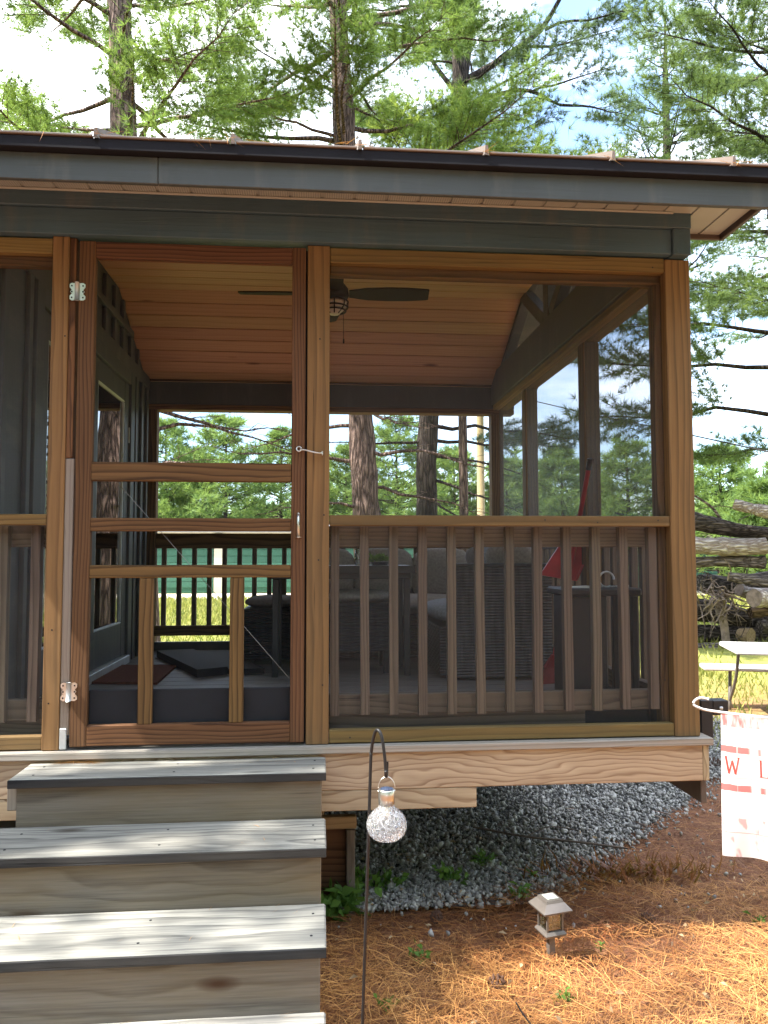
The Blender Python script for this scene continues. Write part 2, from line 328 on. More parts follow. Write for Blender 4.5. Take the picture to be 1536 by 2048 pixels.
# ------------------------------------------------------------------ mesh helpers
WM = {}
def new_obj(name, mesh, parent=None, mw=None, mat=None):
    o = bpy.data.objects.new(name, mesh); COL.objects.link(o)
    mw = mw or Matrix.Identity(4); WM[o] = mw
    if parent is not None:
        o.parent = parent; o.matrix_basis = WM[parent].inverted() @ mw
    else: o.matrix_basis = mw
    if mat and mesh and not mesh.materials: mesh.materials.append(MATS[mat])
    return o
def tag(o, label=None, cat=None, group=None, kind=None):
    for k, v in (('label', label), ('category', cat), ('group', group), ('kind', kind)):
        if v: o[k] = v
    return o
def thing(name, label, cat, loc, rz=0., group=None):
    return tag(new_obj(name, None, None, Matrix.Translation(loc) @ Matrix.Rotation(rz, 4, 'Z')), label, cat, group)
def fast_mesh(name, V, T, tint=None, smooth=False):
    V = np.asarray(V, np.float32); T = np.asarray(T, np.int32); k = T.shape[1]
    me = bpy.data.meshes.new(name); me.vertices.add(len(V)); me.vertices.foreach_set('co', V.ravel())
    me.loops.add(T.size); me.loops.foreach_set('vertex_index', T.ravel())
    me.polygons.add(len(T)); me.polygons.foreach_set('loop_start', np.arange(0, T.size, k, dtype=np.int32))
    if smooth: me.polygons.foreach_set('use_smooth', np.ones(len(T), bool))
    if tint is not None:
        a = me.attributes.new('tint', 'FLOAT', 'POINT'); a.data.foreach_set('value', np.asarray(tint, np.float32))
    me.update(calc_edges=True); me.validate(); return me
BOXES = {}
def cham_box(L, w, t_, b):
    key = (round(L, 3), round(w, 3), round(t_, 3), round(b, 4))
    if key in BOXES: return BOXES[key].copy() if False else BOXES[key]
    V = []; idx = {}
    h = (L/2, w/2, t_/2)
    for sx in (-1, 1):
        for sy in (-1, 1):
            for sz in (-1, 1):
                for a in range(3):
                    p = [sx*h[0], sy*h[1], sz*h[2]]; s = (sx, sy, sz)
                    for q in range(3):
                        if q != a: p[q] -= s[q]*b
                    idx[(sx, sy, sz, a)] = len(V); V.append(p)
    Fc = []
    for a in range(3):
        o1, o2 = (a+1) % 3, (a+2) % 3
        for s in (-1, 1):
            q = []
            for (i, j) in ((-1, -1), (1, -1), (1, 1), (-1, 1)):
                k = [0, 0, 0]; k[a] = s; k[o1] = i; k[o2] = j; q.append(idx[(*k, a)])
            Fc.append(q if s > 0 else q[::-1])
        for i in (-1, 1):
            for j in (-1, 1):
                k1 = [0, 0, 0]; k1[o1] = i; k1[o2] = j
                A, B = k1[:], k1[:]; A[a] = -1; B[a] = 1
                q = [idx[(*A, o1)], idx[(*B, o1)], idx[(*B, o2)], idx[(*A, o2)]]
                Fc.append(q if i*j > 0 else q[::-1])
    for sx in (-1, 1):
        for sy in (-1, 1):
            for sz in (-1, 1):
                q = [idx[(sx, sy, sz, 0)], idx[(sx, sy, sz, 1)], idx[(sx, sy, sz, 2)]]
                Fc.append(q if sx*sy*sz > 0 else q[::-1])
    me = bpy.data.meshes.new('board'); me.from_pydata(V, [], Fc); me.update(); BOXES[key] = me
    return me
MATBOX = {}
def board(name, a, b, w, t_, n, mat, parent, bevel=.003, label=None):
    """a board from a to b; w = width, t_ = thickness along n"""
    a, b, n = Vector(a), Vector(b), Vector(n)
    x = (b-a); L = x.length; x.normalize(); z = (n-x*n.dot(x)).normalized(); y = z.cross(x)
    mw = Matrix(((x.x, y.x, z.x, (a.x+b.x)/2), (x.y, y.y, z.y, (a.y+b.y)/2), (x.z, y.z, z.z, (a.z+b.z)/2), (0, 0, 0, 1)))
    key = (round(L, 3), round(w, 3), round(t_, 3), mat)
    if key not in MATBOX:
        src = cham_box(L, w, t_, min(bevel, t_*.3, w*.3)); me = src.copy(); me.materials.append(MATS[mat]); MATBOX[key] = me
    o = new_obj(name, MATBOX[key], parent, mw)
    if label: o['label'] = label
    return o
def bx(name, x0, x1, y0, y1, z0, z1, mat, parent, bevel=.003, label=None):
    """axis-aligned board; its grain follows the longest side"""
    d = (x1-x0, y1-y0, z1-z0); a = d.index(max(d)); c = ((x0+x1)/2, (y0+y1)/2, (z0+z1)/2)
    p, q = list(c), list(c); p[a] -= d[a]/2; q[a] += d[a]/2
    rest = [i for i in range(3) if i != a]; th = min(rest, key=lambda i: d[i]); wd = rest[0] if rest[1] == th else rest[1]
    n = [0, 0, 0]; n[th] = 1
    return board(name, p, q, d[wd], d[th], n, mat, parent, bevel, label)
class MB:
    def __init__(s): s.v, s.f = [], []
    def add(s, V, Fc):
        k = len(s.v); s.v += [tuple(map(float, p)) for p in V]; s.f += [[i+k for i in q] for q in Fc]; return s
    def box(s, x0, x1, y0, y1, z0, z1):
        V = [(x, y, z) for x in (x0, x1) for y in (y0, y1) for z in (z0, z1)]
        return s.add(V, [(0, 1, 3, 2), (4, 6, 7, 5), (0, 4, 5, 1), (2, 3, 7, 6), (0, 2, 6, 4), (1, 5, 7, 3)])
    def hexa(s, bot, top):
        return s.add(list(bot)+list(top), [(3, 2, 1, 0), (4, 5, 6, 7), (0, 1, 5, 4), (1, 2, 6, 5), (2, 3, 7, 6), (3, 0, 4, 7)])
    def tube(s, P, R, n=8, cap=True):
        V, Fc = tube(P, R, n); s.add(V, Fc)
        if cap:
            k = len(s.v)-len(V); s.f.append([k+i for i in range(n)][::-1]); s.f.append([k+len(V)-n+i for i in range(n)])
        return s
    def lathe(s, prof, n=24, c=(0, 0, 0)):
        V = [(c[0]+r*math.cos(2*math.pi*i/n), c[1]+r*math.sin(2*math.pi*i/n), c[2]+z) for r, z in prof for i in range(n)]
        Fc = [(j*n+i, j*n+(i+1) % n, (j+1)*n+(i+1) % n, (j+1)*n+i) for j in range(len(prof)-1) for i in range(n)]
        return s.add(V, Fc)
    def build(s, name, mat, parent=None, smooth=False, origin=None, label=None):
        me = bpy.data.meshes.new(name)
        o_ = Vector(origin) if origin is not None else (WM[parent].translation if parent is not None else Vector((0, 0, 0)))
        me.from_pydata([tuple(Vector(p)-o_) for p in s.v], [], s.f); me.update()
        if smooth: me.polygons.foreach_set('use_smooth', [True]*len(me.polygons))
        o = new_obj(name, me, parent, Matrix.Translation(o_), mat)
        if label: o['label'] = label
        return o
def tube(P, R, n=6):
    P = np.asarray(P, float); R = np.broadcast_to(np.asarray(R, float), (len(P),))
    T = np.gradient(P, axis=0); T /= np.linalg.norm(T, axis=1)[:, None]+1e-9
    ref = np.array([0, 0, 1.]) if abs(T[:, 2]).mean() < .8 else np.array([1., 0, 0])
    A = np.cross(T, ref); A /= np.linalg.norm(A, axis=1)[:, None]+1e-9; B = np.cross(T, A)
    th = np.arange(n)*2*np.pi/n
    V = P[:, None]+R[:, None, None]*(np.cos(th)[None, :, None]*A[:, None]+np.sin(th)[None, :, None]*B[:, None])
    Fc = [(j*n+i, (j+1)*n+i, (j+1)*n+(i+1) % n, j*n+(i+1) % n) for j in range(len(P)-1) for i in range(n)]
    return V.reshape(-1, 3), Fc
def smooth_path(P, k=8):
    """Catmull-Rom through control points"""
    P = np.asarray(P, float); Q = np.vstack([2*P[0]-P[1], P, 2*P[-1]-P[-2]]); out = []
    for i in range(1, len(Q)-2):
        for s in np.linspace(0, 1, k, endpoint=False):
            a, b, c_, d = Q[i-1], Q[i], Q[i+1], Q[i+2]
            out.append(.5*(2*b+(c_-a)*s+(2*a-5*b+4*c_-d)*s*s+(3*b-a-3*c_+d)*s**3))
    out.append(P[-1]); return np.array(out)
def pillow(name, c, sx, sy, sz, mat, parent=None, rot=None, pw=4.):
    """soft rounded cushion"""
    n = 14; V = []; Fc = []
    for j in range(n+1):
        th = math.pi*(j/n-.5)
        for i in range(2*n):
            ph = math.pi*i/n
            x, y, z = math.cos(th)*math.cos(ph), math.cos(th)*math.sin(ph), math.sin(th)
            f = (abs(x)**pw+abs(y)**pw+abs(z)**(pw*.6)) ** (-1/pw)
            V.append((x*f*sx/2, y*f*sy/2, z*f*sz/2*(1-.25*max(abs(x*f), abs(y*f))**6)))
    m = 2*n
    for j in range(n):
        for i in range(m): Fc.append((j*m+i, j*m+(i+1) % m, (j+1)*m+(i+1) % m, (j+1)*m+i))
    me = bpy.data.meshes.new(name); me.from_pydata(V, [], Fc); me.update(); me.polygons.foreach_set('use_smooth', [True]*len(Fc))
    mw = Matrix.Translation(c) @ (rot.to_4x4() if rot else Matrix.Identity(4))
    return new_obj(name, me, parent, mw, mat)

# ------------------------------------------------------------------ ground, gravel, road
gx = np.concatenate([np.linspace(-260, -14, 14), np.linspace(-12, 16, 113), np.linspace(18, 260, 14)])
gy = np.concatenate([np.linspace(-60, -8, 6), np.linspace(-6, 20, 105), np.linspace(22, 400, 18)])
X, Y = np.meshgrid(gx, gy)
Z = GZ + .012*np.sin(X*2.1+.7*Y)+.010*np.sin(Y*3.3-X)+.008*rng.standard_normal(X.shape)*(np.abs(X) < 16)*(Y < 20)*(Y > -6)
nx, ny = len(gx), len(gy); I = np.arange(nx*ny).reshape(ny, nx)
Q = np.stack([I[:-1, :-1], I[:-1, 1:], I[1:, 1:], I[1:, :-1]], -1).reshape(-1, 4)
tag(new_obj('ground', fast_mesh('ground', np.stack([X, Y, Z], -1).reshape(-1, 3), Q, smooth=True), mat='forest_floor'), kind='structure')
rd = MB(); n = 24
for i in range(n+1):
    x = -60+130*i/n; rd.v += [(x, 24.6+.3*math.sin(x*.3), GZ+.02), (x, 29.6, GZ+.02)]
rd.f = [(2*i, 2*i+2, 2*i+3, 2*i+1) for i in range(n)]
tag(rd.build('gravel_road', 'gravel_road'), kind='structure')

def gravel_right(y): return 2.02+(y-.4)*1.02
gb = MB(); ys = np.linspace(.36, 4.2, 30)
for i, y in enumerate(ys): gb.v += [(.2, y, GZ+.022), (gravel_right(y)-.05+.06*math.sin(5*y), y, GZ+.022)]
gb.f = [(2*i, 2*i+1, 2*i+3, 2*i+2) for i in range(len(ys)-1)]
tag(gb.build('gravel_bed', 'gravel_bed'), kind='structure')
ICO_V = []; ph = (1+5**.5)/2
for a, b in ((1, ph), (-1, ph), (1, -ph), (-1, -ph)): ICO_V += [(0, a, b), (a, b, 0), (b, 0, a)]
ICO_V = np.array(ICO_V)/math.hypot(1, ph)
def hull_faces(V):
    f = []; n_ = len(V); e = 2/math.hypot(1, ph)
    for i in range(n_):
        for j in range(i+1, n_):
            for k in range(j+1, n_):
                if max(np.linalg.norm(V[i]-V[j]), np.linalg.norm(V[j]-V[k]), np.linalg.norm(V[i]-V[k])) < e*1.02:
                    nn = np.cross(V[j]-V[i], V[k]-V[i]); f.append((i, j, k) if nn@V[i] > 0 else (i, k, j))
    return np.array(f)
ICO_F = hull_faces(ICO_V)
def stones(P, size):
    N = len(P); S = size[:, None]*(.6+.8*rng.random((N, 3))); S[:, 2] *= .7
    A = rng.standard_normal((N, 3, 3)); Qm = np.linalg.qr(A)[0]
    V = ICO_V[None]*(1+.22*rng.standard_normal((N, 12, 1)))*S[:, None]
    V = np.einsum('nij,nkj->nki', Qm, V)+P[:, None]
    Fc = (ICO_F[None]+12*np.arange(N)[:, None, None]).reshape(-1, 3)
    return V.reshape(-1, 3), Fc, np.repeat(rng.random(N), 12)
N = 32000; gyv = .34+3.6*rng.random(N)**1.15; gxv = .85+(gravel_right(gyv)-.85+.10*rng.standard_normal(N))*rng.random(N)
keep = (gyv > .40+.10*np.sin(gxv*4)+.06*rng.standard_normal(N)); gxv, gyv = gxv[keep], gyv[keep]
ex = 300; sx_ = 1.+3.2*rng.random(ex); sy_ = .1+1.9*rng.random(ex); ok = (sx_ < gravel_right(sy_)+.9) & (sy_ > .05)
gxv = np.concatenate([gxv, sx_[ok]]); gyv = np.concatenate([gyv, sy_[ok]])
PS = np.stack([gxv, gyv, GZ+.025+.018*rng.random(len(gxv))], 1)
V, Fc, tn = stones(PS, np.clip(.0078*np.exp(.38*rng.standard_normal(len(PS))), .005, .022))
tag(new_obj('gravel', fast_mesh('gravel', V, Fc, tn), mat='gravel_stone'), 'grey crushed stone spread under the raised porch', 'gravel', kind='stuff')

# ------------------------------------------------------------------ the porch
FX0, FX1 = -.62, 2.57          # porch extent, house side to outer corner
porch = thing('screened_porch', 'raised wooden screened porch with slate eave and metal roof', 'porch', (1.0, 1.5, GZ))
def pb(name, *a, **k): return bx(name, *a[:6], a[6], porch, **k)
# posts on the front
pb('post', .920, 1.012, .0, .092, .0, 2.05, 'cedar_golden')
pb('post', 2.460, 2.570, .0, .10, -.0, 2.04, 'cedar_golden')
pb('post', -.106, -.041, -.004, .086, .0, 2.052, 'cedar_golden')
pb('inner_post', 2.425, 2.4592, .046, .100, .0, 1.944, 'cedar_red')
pb('door_jamb', -.041, -.014, .004, .08, 1.15, 2.050, 'cedar_brown')
pb('door_jamb', -.041, -.006, .004, .08, .055, 1.148, 'weathered_pale', label='grey weathered lower door jamb')
pb('jamb_bracket', -.038, -.012, -.006, .004, .003, .085, 'galvanised')
pb('door_stop', .900, .9196, .031, .09, .0, 2.04, 'kick_dark')
# horizontal frame boards of the front bays
for x0, x1 in ((1.0135, 2.4585), (FX0, -.1075)):
    pb('top_rail', x0, x1, .004, .042, 1.981, 2.045, 'cedar_golden')
    pb('inner_plate', x0, x1, .050, .094, 1.945, 1.995, 'cedar_brown')
    pb('mid_rail', x0, x1, .002, .040, .881, .925, 'cedar_golden')
    pb('bottom_plate', x0, x1, .004, .042, .003, .055, 'cedar_golden')
    pb('guard_rail', x0, x1, .086, .124, .795, .885, 'railing_gray')
    pb('guard_rail', x0, x1, .086, .124, .098, .182, 'railing_gray')
pb('curb_or_shade_strip', 1.0135, 2.12, .127, .147, .0205, .096, 'railing_gray'); pb('curb_or_shade_strip', 2.1205, 2.42, .150, .16, .0205, .11, 'kick_dark'); pb('curb_or_shade_strip', -.358, -.1075, .127, .147, .0205, .096, 'railing_gray')  # short dark piece at the right stands in for shade in an open gap
def baluster(x, y, z0, z1, wob):
    P = [(x+wob*.0022*math.sin(3*s+wob*9), y, z0+(z1-z0)*s) for s in np.linspace(0, 1, 7)]
    m = MB()
    for p in P: m.v += [(p[0]+a-x, p[1]+b-y, p[2]-z0) for a, b in ((-.018, -.018), (.018, -.018), (.018, .018), (-.018, .018))]
    m.f = [(4*j+i, 4*j+(i+1) % 4, 4*j+4+(i+1) % 4, 4*j+4+i) for j in range(6) for i in range(4)]+[(3, 2, 1, 0), (24, 25, 26, 27)]
    # local X is the grain axis: turn the stick so X points up
    R = Matrix(((0, 0, 1, 0), (0, 1, 0, 0), (-1, 0, 0, 0), (0, 0, 0, 1)))
    me = bpy.data.meshes.new('baluster'); me.from_pydata([tuple(R @ Vector(v)) for v in m.v], [], m.f); me.update()
    new_obj('baluster', me, porch, Matrix.Translation((x, y, z0)) @ R.inverted(), 'railing_gray')
for i, x in enumerate((1.038, 1.161, 1.282, 1.404, 1.527, 1.648, 1.775, 1.896, 2.026, 2.151, 2.274, 2.400, -.288, -.164, -.41)):
    baluster(x, .067, .099+.008*random.random(), .879, random.uniform(-1, 1))
# screens of the front: thin cloth just behind the frame boards
def sheet(name, pts, mat, parent, th=.0012):
    p = [Vector(q) for q in pts]; n_ = (p[1]-p[0]).cross(p[3]-p[0]).normalized()*th
    return MB().hexa([q for q in p], [q+n_ for q in p]).build(name, mat, parent)
def screen1(name, pts, mat, parent):       # one layer of cloth
    c_ = sum((Vector(q) for q in pts), Vector())/4; m = MB(); m.add(pts, [(0, 1, 2, 3)]); return m.build(name, mat, parent, origin=c_)
for x0, x1 in ((1.012, 2.46), (FX0, -.106)):
    screen1('screen', [(x0, .043, .92), (x1, .043, .92), (x1, .043, 1.985), (x0, .043, 1.985)], 'screen_mesh', porch)
    screen1('screen', [(x0, .043, .05), (x1, .043, .05), (x1, .043, .885), (x0, .043, .885)], 'screen_mesh', porch)
# header boards and end cap
pb('header_board', -1.2, 2.478, -.030, .088, 2.052, 2.160, 'slate_header')
pb('header_board', -1.2, 2.560, -.046, .088, 2.1605, 2.235, 'slate_header')
pb('header_cap', 2.4785, 2.557, -.044, .088, 2.046, 2.1600, 'slate_header')
# eave: fascia, drip edge, soffit panels
pb('fascia_board', -1.2, .384, -.385, -.365, 2.10, 2.200, 'slate_paint'); pb('fascia_board', .3855, 2.82, -.385, -.365, 2.10, 2.200, 'slate_paint')
pb('drip_edge', -1.2, 2.83, -.419, -.366, 2.2005, 2.243, 'drip_dark')
k = 0; x = -1.0
while x < 2.80:
    x1 = min(x+.132, 2.80); y1 = -.047 if x1 < 2.56 else .155
    m = MB()
    m.hexa([(x+.006, -.364, 2.226), (x1-.006, -.364, 2.226), (x1-.006, y1, 2.226), (x+.006, y1, 2.226)], [(x+.006, -.364, 2.232), (x1-.006, -.364, 2.232), (x1-.006, y1, 2.232), (x+.006, y1, 2.232)])
    m.hexa([(x-.006, -.364, 2.2315), (x+.0055, -.364, 2.2315), (x+.0055, y1, 2.2315), (x-.006, y1, 2.2315)], [(x-.006, -.364, 2.238), (x+.0055, -.364, 2.238), (x+.0055, y1, 2.238), (x-.006, y1, 2.238)])
    m.build('soffit_panel', 'soffit_vinyl' if x1 < 2.50 else 'soffit_plain', porch); x = x1
pb('soffit_trim', 2.802, 2.822, -.364, .175, 2.205, 2.245, 'trim_brown')
pb('soffit_trim', 2.563, 2.801, .157, .175, 2.205, 2.245, 'trim_brown')
pb('soffit_molding', -1.2, 2.478, -.060, -.0475, 2.218, 2.226, 'soffit_plain')
# metal roof with standing seams
PITCH_R = .47
def roof_z(y): return 2.252+PITCH_R*(min(y, 3.0-y)+.40)
rf = MB()
RX0, RX1 = -1.3, 2.86
for (ya, yb_) in ((-.405, 1.5), (1.5, 3.405)):
    za, zb = roof_z(ya), roof_z(yb_)
    rf.hexa([(RX0, ya, za-.03), (RX1, ya, za-.03), (RX1, yb_, zb-.03), (RX0, yb_, zb-.03)], [(RX0, ya, za), (RX1, ya, za), (RX1, yb_, zb), (RX0, yb_, zb)])
roof = rf.build('roof', 'roof_metal', porch)
for i, x in enumerate((-1.24, -.77, -.30, .175, .655, 1.115, 1.584, 2.068, 2.542, 2.845)):
    for ya, yb_, e in ((-.428, 1.5, 1), (1.5, 3.428, 0)):
        za, zb = roof_z(ya), roof_z(yb_); w = .008
        MB().hexa([(x-w, ya, za), (x+w, ya, za), (x+w, yb_, zb), (x-w, yb_, zb)], [(x-w*.6, ya, za+.038), (x+w*.6, ya, za+.038), (x+w*.6, yb_, zb+.038), (x-w*.6, yb_, zb+.038)]).build('seam_rib', 'roof_metal', roof)
xs = [-1.24, -.77, -.30, .175, .655, 1.115, 1.584, 2.068, 2.542, 2.845]
for a, b in zip(xs[:-1], xs[1:]):            # folded hem of each pan
    j = random.uniform(-.001, .002)
    bx('panel_hem', a+.012, b-.012, -.425, -.4055, 2.2445+j, 2.2535+j, 'roof_metal', roof, bevel=.002)
for y in (-.38, 3.385):  # rake trims at the gable end, along the roof edge
    pass
board('rake_trim', (2.85, -.40, 2.20), (2.85, 1.499, roof_z(1.499)-.055), .09, .02, (1, 0, 0), 'trim_brown', porch)
board('rake_trim', (2.85, 3.40, 2.20), (2.85, 1.501, roof_z(1.501)-.055), .09, .02, (1, 0, 0), 'trim_brown', porch)
# back wall: plate, beam, corner post, guard rail and balusters
pb('beam', -.42, 2.57, 3.0, 3.13, 1.958, 2.135, 'slate_dark')
pb('top_plate', -.42, 2.57, 3.004, 3.12, 1.915, 1.957, 'cedar_brown')
pb('post', 2.378, 2.478, 3.0, 3.10, .0, 1.914, 'cedar_brown')
pb('post', -.40, -.30, 2.998, 3.085, .0, 1.914, 'cedar_brown')
pb('guard_rail', -.30, 2.377, 3.02, 3.06, .815, .935, 'cedar_brown')
pb('guard_rail', -.30, 2.377, 3.02, 3.06, .135, .212, 'cedar_brown')
pb('curb_or_shade_strip', -.30, 2.377, 3.01, 3.05, .022, .088, 'slate_dark')
x = -.245
while x < 2.35:
    pb('baluster', x-.018, x+.018, 3.062, 3.098, .14, .93, 'railing_gray'); x += .118
screen1('screen', [(-.30, 3.105, .90), (2.38, 3.105, .90), (2.38, 3.105, 1.92), (-.30, 3.105, 1.92)], 'screen_door_mesh', porch)
screen1('screen', [(-.30, 3.105, .0), (2.38, 3.105, .0), (2.38, 3.105, .895), (-.30, 3.105, .895)], 'screen_door_mesh', porch)
# right wall: beam, plate, posts, guard rail, screens
pb('beam', 2.375, 2.47, .102, 2.998, 1.985, 2.235, 'slate_dark')
pb('beam_trim', 2.4705, 2.56, .102, 2.998, 1.99, 2.235, 'slate_paint')
pb('top_plate', 2.392, 2.52, .102, 2.998, 1.945, 1.984, 'cedar_golden')
for y in (.955, 2.16): pb('post', 2.430, 2.520, y, y+.09, .0, 1.944, 'cedar_brown')
for y0, y1 in ((.104, .953), (1.047, 2.158), (2.252, 2.998)):
    pb('guard_rail', 2.455, 2.495, y0, y1, .80, .925, 'railing_gray'); pb('guard_rail', 2.455, 2.495, y0, y1, .10, .18, 'railing_gray')
    n = max(2, round((y1-y0)/.122))
    for i in range(n): yy = y0+(i+.5)*(y1-y0)/n; pb('baluster', 2.497, 2.533, yy-.018, yy+.018, .10, .92, 'railing_gray')
    screen1('screen', [(2.44, y0, .90), (2.44, y1, .90), (2.44, y1, 1.946), (2.44, y0, 1.946)], 'screen_side', porch)
    screen1('screen', [(2.44, y0, .0), (2.44, y1, .0), (2.44, y1, .895), (2.44, y0, .895)], 'screen_mesh', porch)
pb('curb_or_shade_strip', 2.442, 2.470, .104, 2.995, .0205, .097, 'slate_dark')
# gable truss above the right beam
GXc = 2.425
def brace(name, y0, z0, y1, z1, w, t_, x=GXc): return board(name, (x, y0, z0), (x, y1, z1), w, t_, (1, 0, 0), 'slate_dark', porch)
brace('king_post', 1.5, 2.236, 1.5, 2.99, .10, .08)
brace('brace', 1.57, 2.255, 2.10, 2.60, .085, .07); brace('brace', 1.43, 2.255, .90, 2.60, .085, .07)
brace('rake_beam', 2.93, 2.20, 1.52, 2.935, .13, .075, 2.44); brace('rake_beam', .17, 2.24, 1.48, 2.935, .13, .075, 2.44)
for ya, yb_ in ((.18, 1.49), (2.82, 1.51)):
    board('rake_soffit', (2.66, ya, roof_z(ya)-.075), (2.66, yb_, roof_z(yb_)-.075), .36, .012, (0, -PITCH_R if ya < 1 else PITCH_R, 1), 'slate_dark', porch)
# ceiling of tongue and groove boards, sloped - flat - sloped
prof = []
def ceil_pt(s):      # s runs along the ceiling from the back beam to the front header
    A, B, C_, D = Vector((0, 3.0, 2.128)), Vector((0, 2.13, 2.575)), Vector((0, .87, 2.575)), Vector((0, 0.06, 2.16))
    for P, Q_ in ((A, B), (B, C_), (C_, D)):
        L = (Q_-P).length
        if s <= L: return P+(Q_-P)*(s/L), (Q_-P).normalized()
        s -= L
    return D, (D-C_).normalized()
L1 = (Vector((0, 2.13, 2.575))-Vector((0, 3.0, 2.128))).length; L3 = math.hypot(.81, .415)
for seg0, segL, nb in ((0, L1, 8), (L1, 1.26, 10), (L1+1.26, L3, 7)):
    pw_ = segL/nb
    for i in range(nb):
        s0 = seg0+i*pw_; p, d = ceil_pt(s0+pw_*.5); nrm = Vector((0, -d.z, d.y)); 
        if nrm.z < 0: nrm = -nrm
        board('ceiling_plank', (-.389, p.y, p.z+.010), (2.40, p.y, p.z+.010), pw_-.005, .018, nrm, 'ceiling_pine', porch, bevel=.004)
# dark backing above the planks so the joints read as shadow
bk = MB(); pts = [ceil_pt(s)[0] for s in (0, L1, L1+1.26, L1+1.26+L3)]
for p, q in zip(pts[:-1], pts[1:]):
    bk.hexa([(-.36, p.y, p.z+.022), (2.41, p.y, p.z+.022), (2.41, q.y, q.z+.022), (-.36, q.y, q.z+.022)], [(-.36, p.y, p.z+.03), (2.41, p.y, p.z+.03), (2.41, q.y, q.z+.03), (-.36, q.y, q.z+.03)])
bk.build('ceiling_backing', 'kick_dark', porch)
pb('ceiling_molding', -.358, 2.374, 2.960, 2.998, 2.1352, 2.155, 'cedar_brown')
# deck: nosing, rim boards, side board, floor planks, joists, props
pb('deck_nosing', -1.0, 2.612, -.030, .088, -.032, -.002, 'deck_edge')
pb('rim_board', -1.0, 2.572, -.012, .026, -.180, -.033, 'new_pine')
pb('rim_board', -1.0, 1.613, -.010, .024, -.262, -.1815, 'new_pine')
pb('rim_end', 2.573, 2.600, -.012, .026, -.180, -.033, 'new_pine')
pb('side_board', 2.580, 2.606, .028, 3.1, -.285, -.034, 'trim_brown')
y = .09
while y < 3.10:
    pb('floor_plank', -.358, 2.578, y, y+.138, -.012, .020, 'floor_gray'); y += .1435
for x in (-.3, .1, .5, .9, 1.3, 1.7, 2.1, 2.5): pb('joist', x, x+.038, .028, 3.1, -.19, -.014, 'under_timber')
pb('girder', -.5, 2.578, 1.5, 1.58, -.36, -.1905, 'under_timber'); pb('girder', -.5, 2.578, 2.95, 3.03, -.36, -.1905, 'under_timber')
for x in (.25,): pb('pier_post', x, x+.1, 2.93, 3.05, GZ-.02, -.3605, 'under_timber')
pb('pier_post', .25, .35, 1.48, 1.60, GZ-.02, -.3605, 'under_timber')
pb('prop_beam', .60, 1.145, .40, .44, -.475, -.42, 'under_timber'); pb('prop_post', 1.10, 1.138, .39, .52, GZ-.01, -.4755, 'riser_gray')
pb('prop_panel', .70, 1.098, .44, .46, GZ+.05, -.4755, 'cedar_red'); pb('prop_plate', .70, 1.142, .36, .55, GZ-.01, GZ+.05, 'riser_gray')
pb('prop_panel', .60, 1.00, .43, .45, -.4195, -.263, 'under_timber')

# screen door: a part of the porch with its own pieces
door = new_obj('screen_door', None, porch, Matrix.Translation((.457, 0, 0)))
def db(name, *a, **k): return bx(name, *a[:6], a[6], door, **k)
db('stile', .000, .064, -.006, .026, .012, 2.036, 'cedar_red'); db('stile', .857, .9125, -.006, .026, .012, 2.036, 'cedar_red')
db('door_rail', .0645, .8565, -.005, .025, 1.968, 2.035, 'cedar_red')
db('door_rail', .0645, .8565, -.012, .024, 1.058, 1.134, 'cedar_brown'); db('door_rail', .0645, .8565, -.008, .024, .857, .910, 'cedar_brown')
db('door_rail', .0645, .8565, -.008, .024, .671, .722, 'cedar_brown'); db('door_rail', .0645, .8565, -.006, .025, .014, .094, 'cedar_brown')
db('muntin', .258, .313, -.006, .022, .0945, .6705, 'cedar_brown'); db('muntin', .615, .670, -.006, .022, .0945, .6705, 'cedar_brown')
db('kick_panel', .06, .86, .034, .046, .06, .225, 'kick_dark')
screen1('screen', [(.06, .028, .09), (.86, .028, .09), (.86, .028, 1.97), (.06, .028, 1.97)], 'screen_door_mesh', door)
MB().tube(smooth_path([(.135, .030, 1.08), (.5, .031, .665), (.852, .030, .262)], 3), .0013, 6).build('brace_cable', 'cable_steel', door)
m = MB(); m.tube(smooth_path([(.888, -.008, .835), (.888, -.026, .850), (.887, -.034, .882), (.887, -.026, .913), (.887, -.008, .928)], 5), .006, 8)
m.lathe([(0, 0), (.011, 0), (.011, .003), (0, .003)], 10, (.888, -.008, .832)); m.build('door_handle', 'zinc', door, True)
m = MB(); m.tube(smooth_path([(.893, -.012, 1.192), (.915, -.022, 1.188), (.945, -.024, 1.180), (.975, -.020, 1.176), (.984, -.013, 1.184)], 5), .0035, 6)
th = np.linspace(0, 2*np.pi, 13); m.tube([(.888+.010*math.cos(a), -.016+.002*math.sin(a), 1.193+.010*math.sin(a)) for a in th], .003, 6)
m.tube([(.983, .0, 1.176), (.983, -.016, 1.176), (.983, -.016, 1.166)], .0035, 6); m.build('door_hook', 'zinc', door, True)
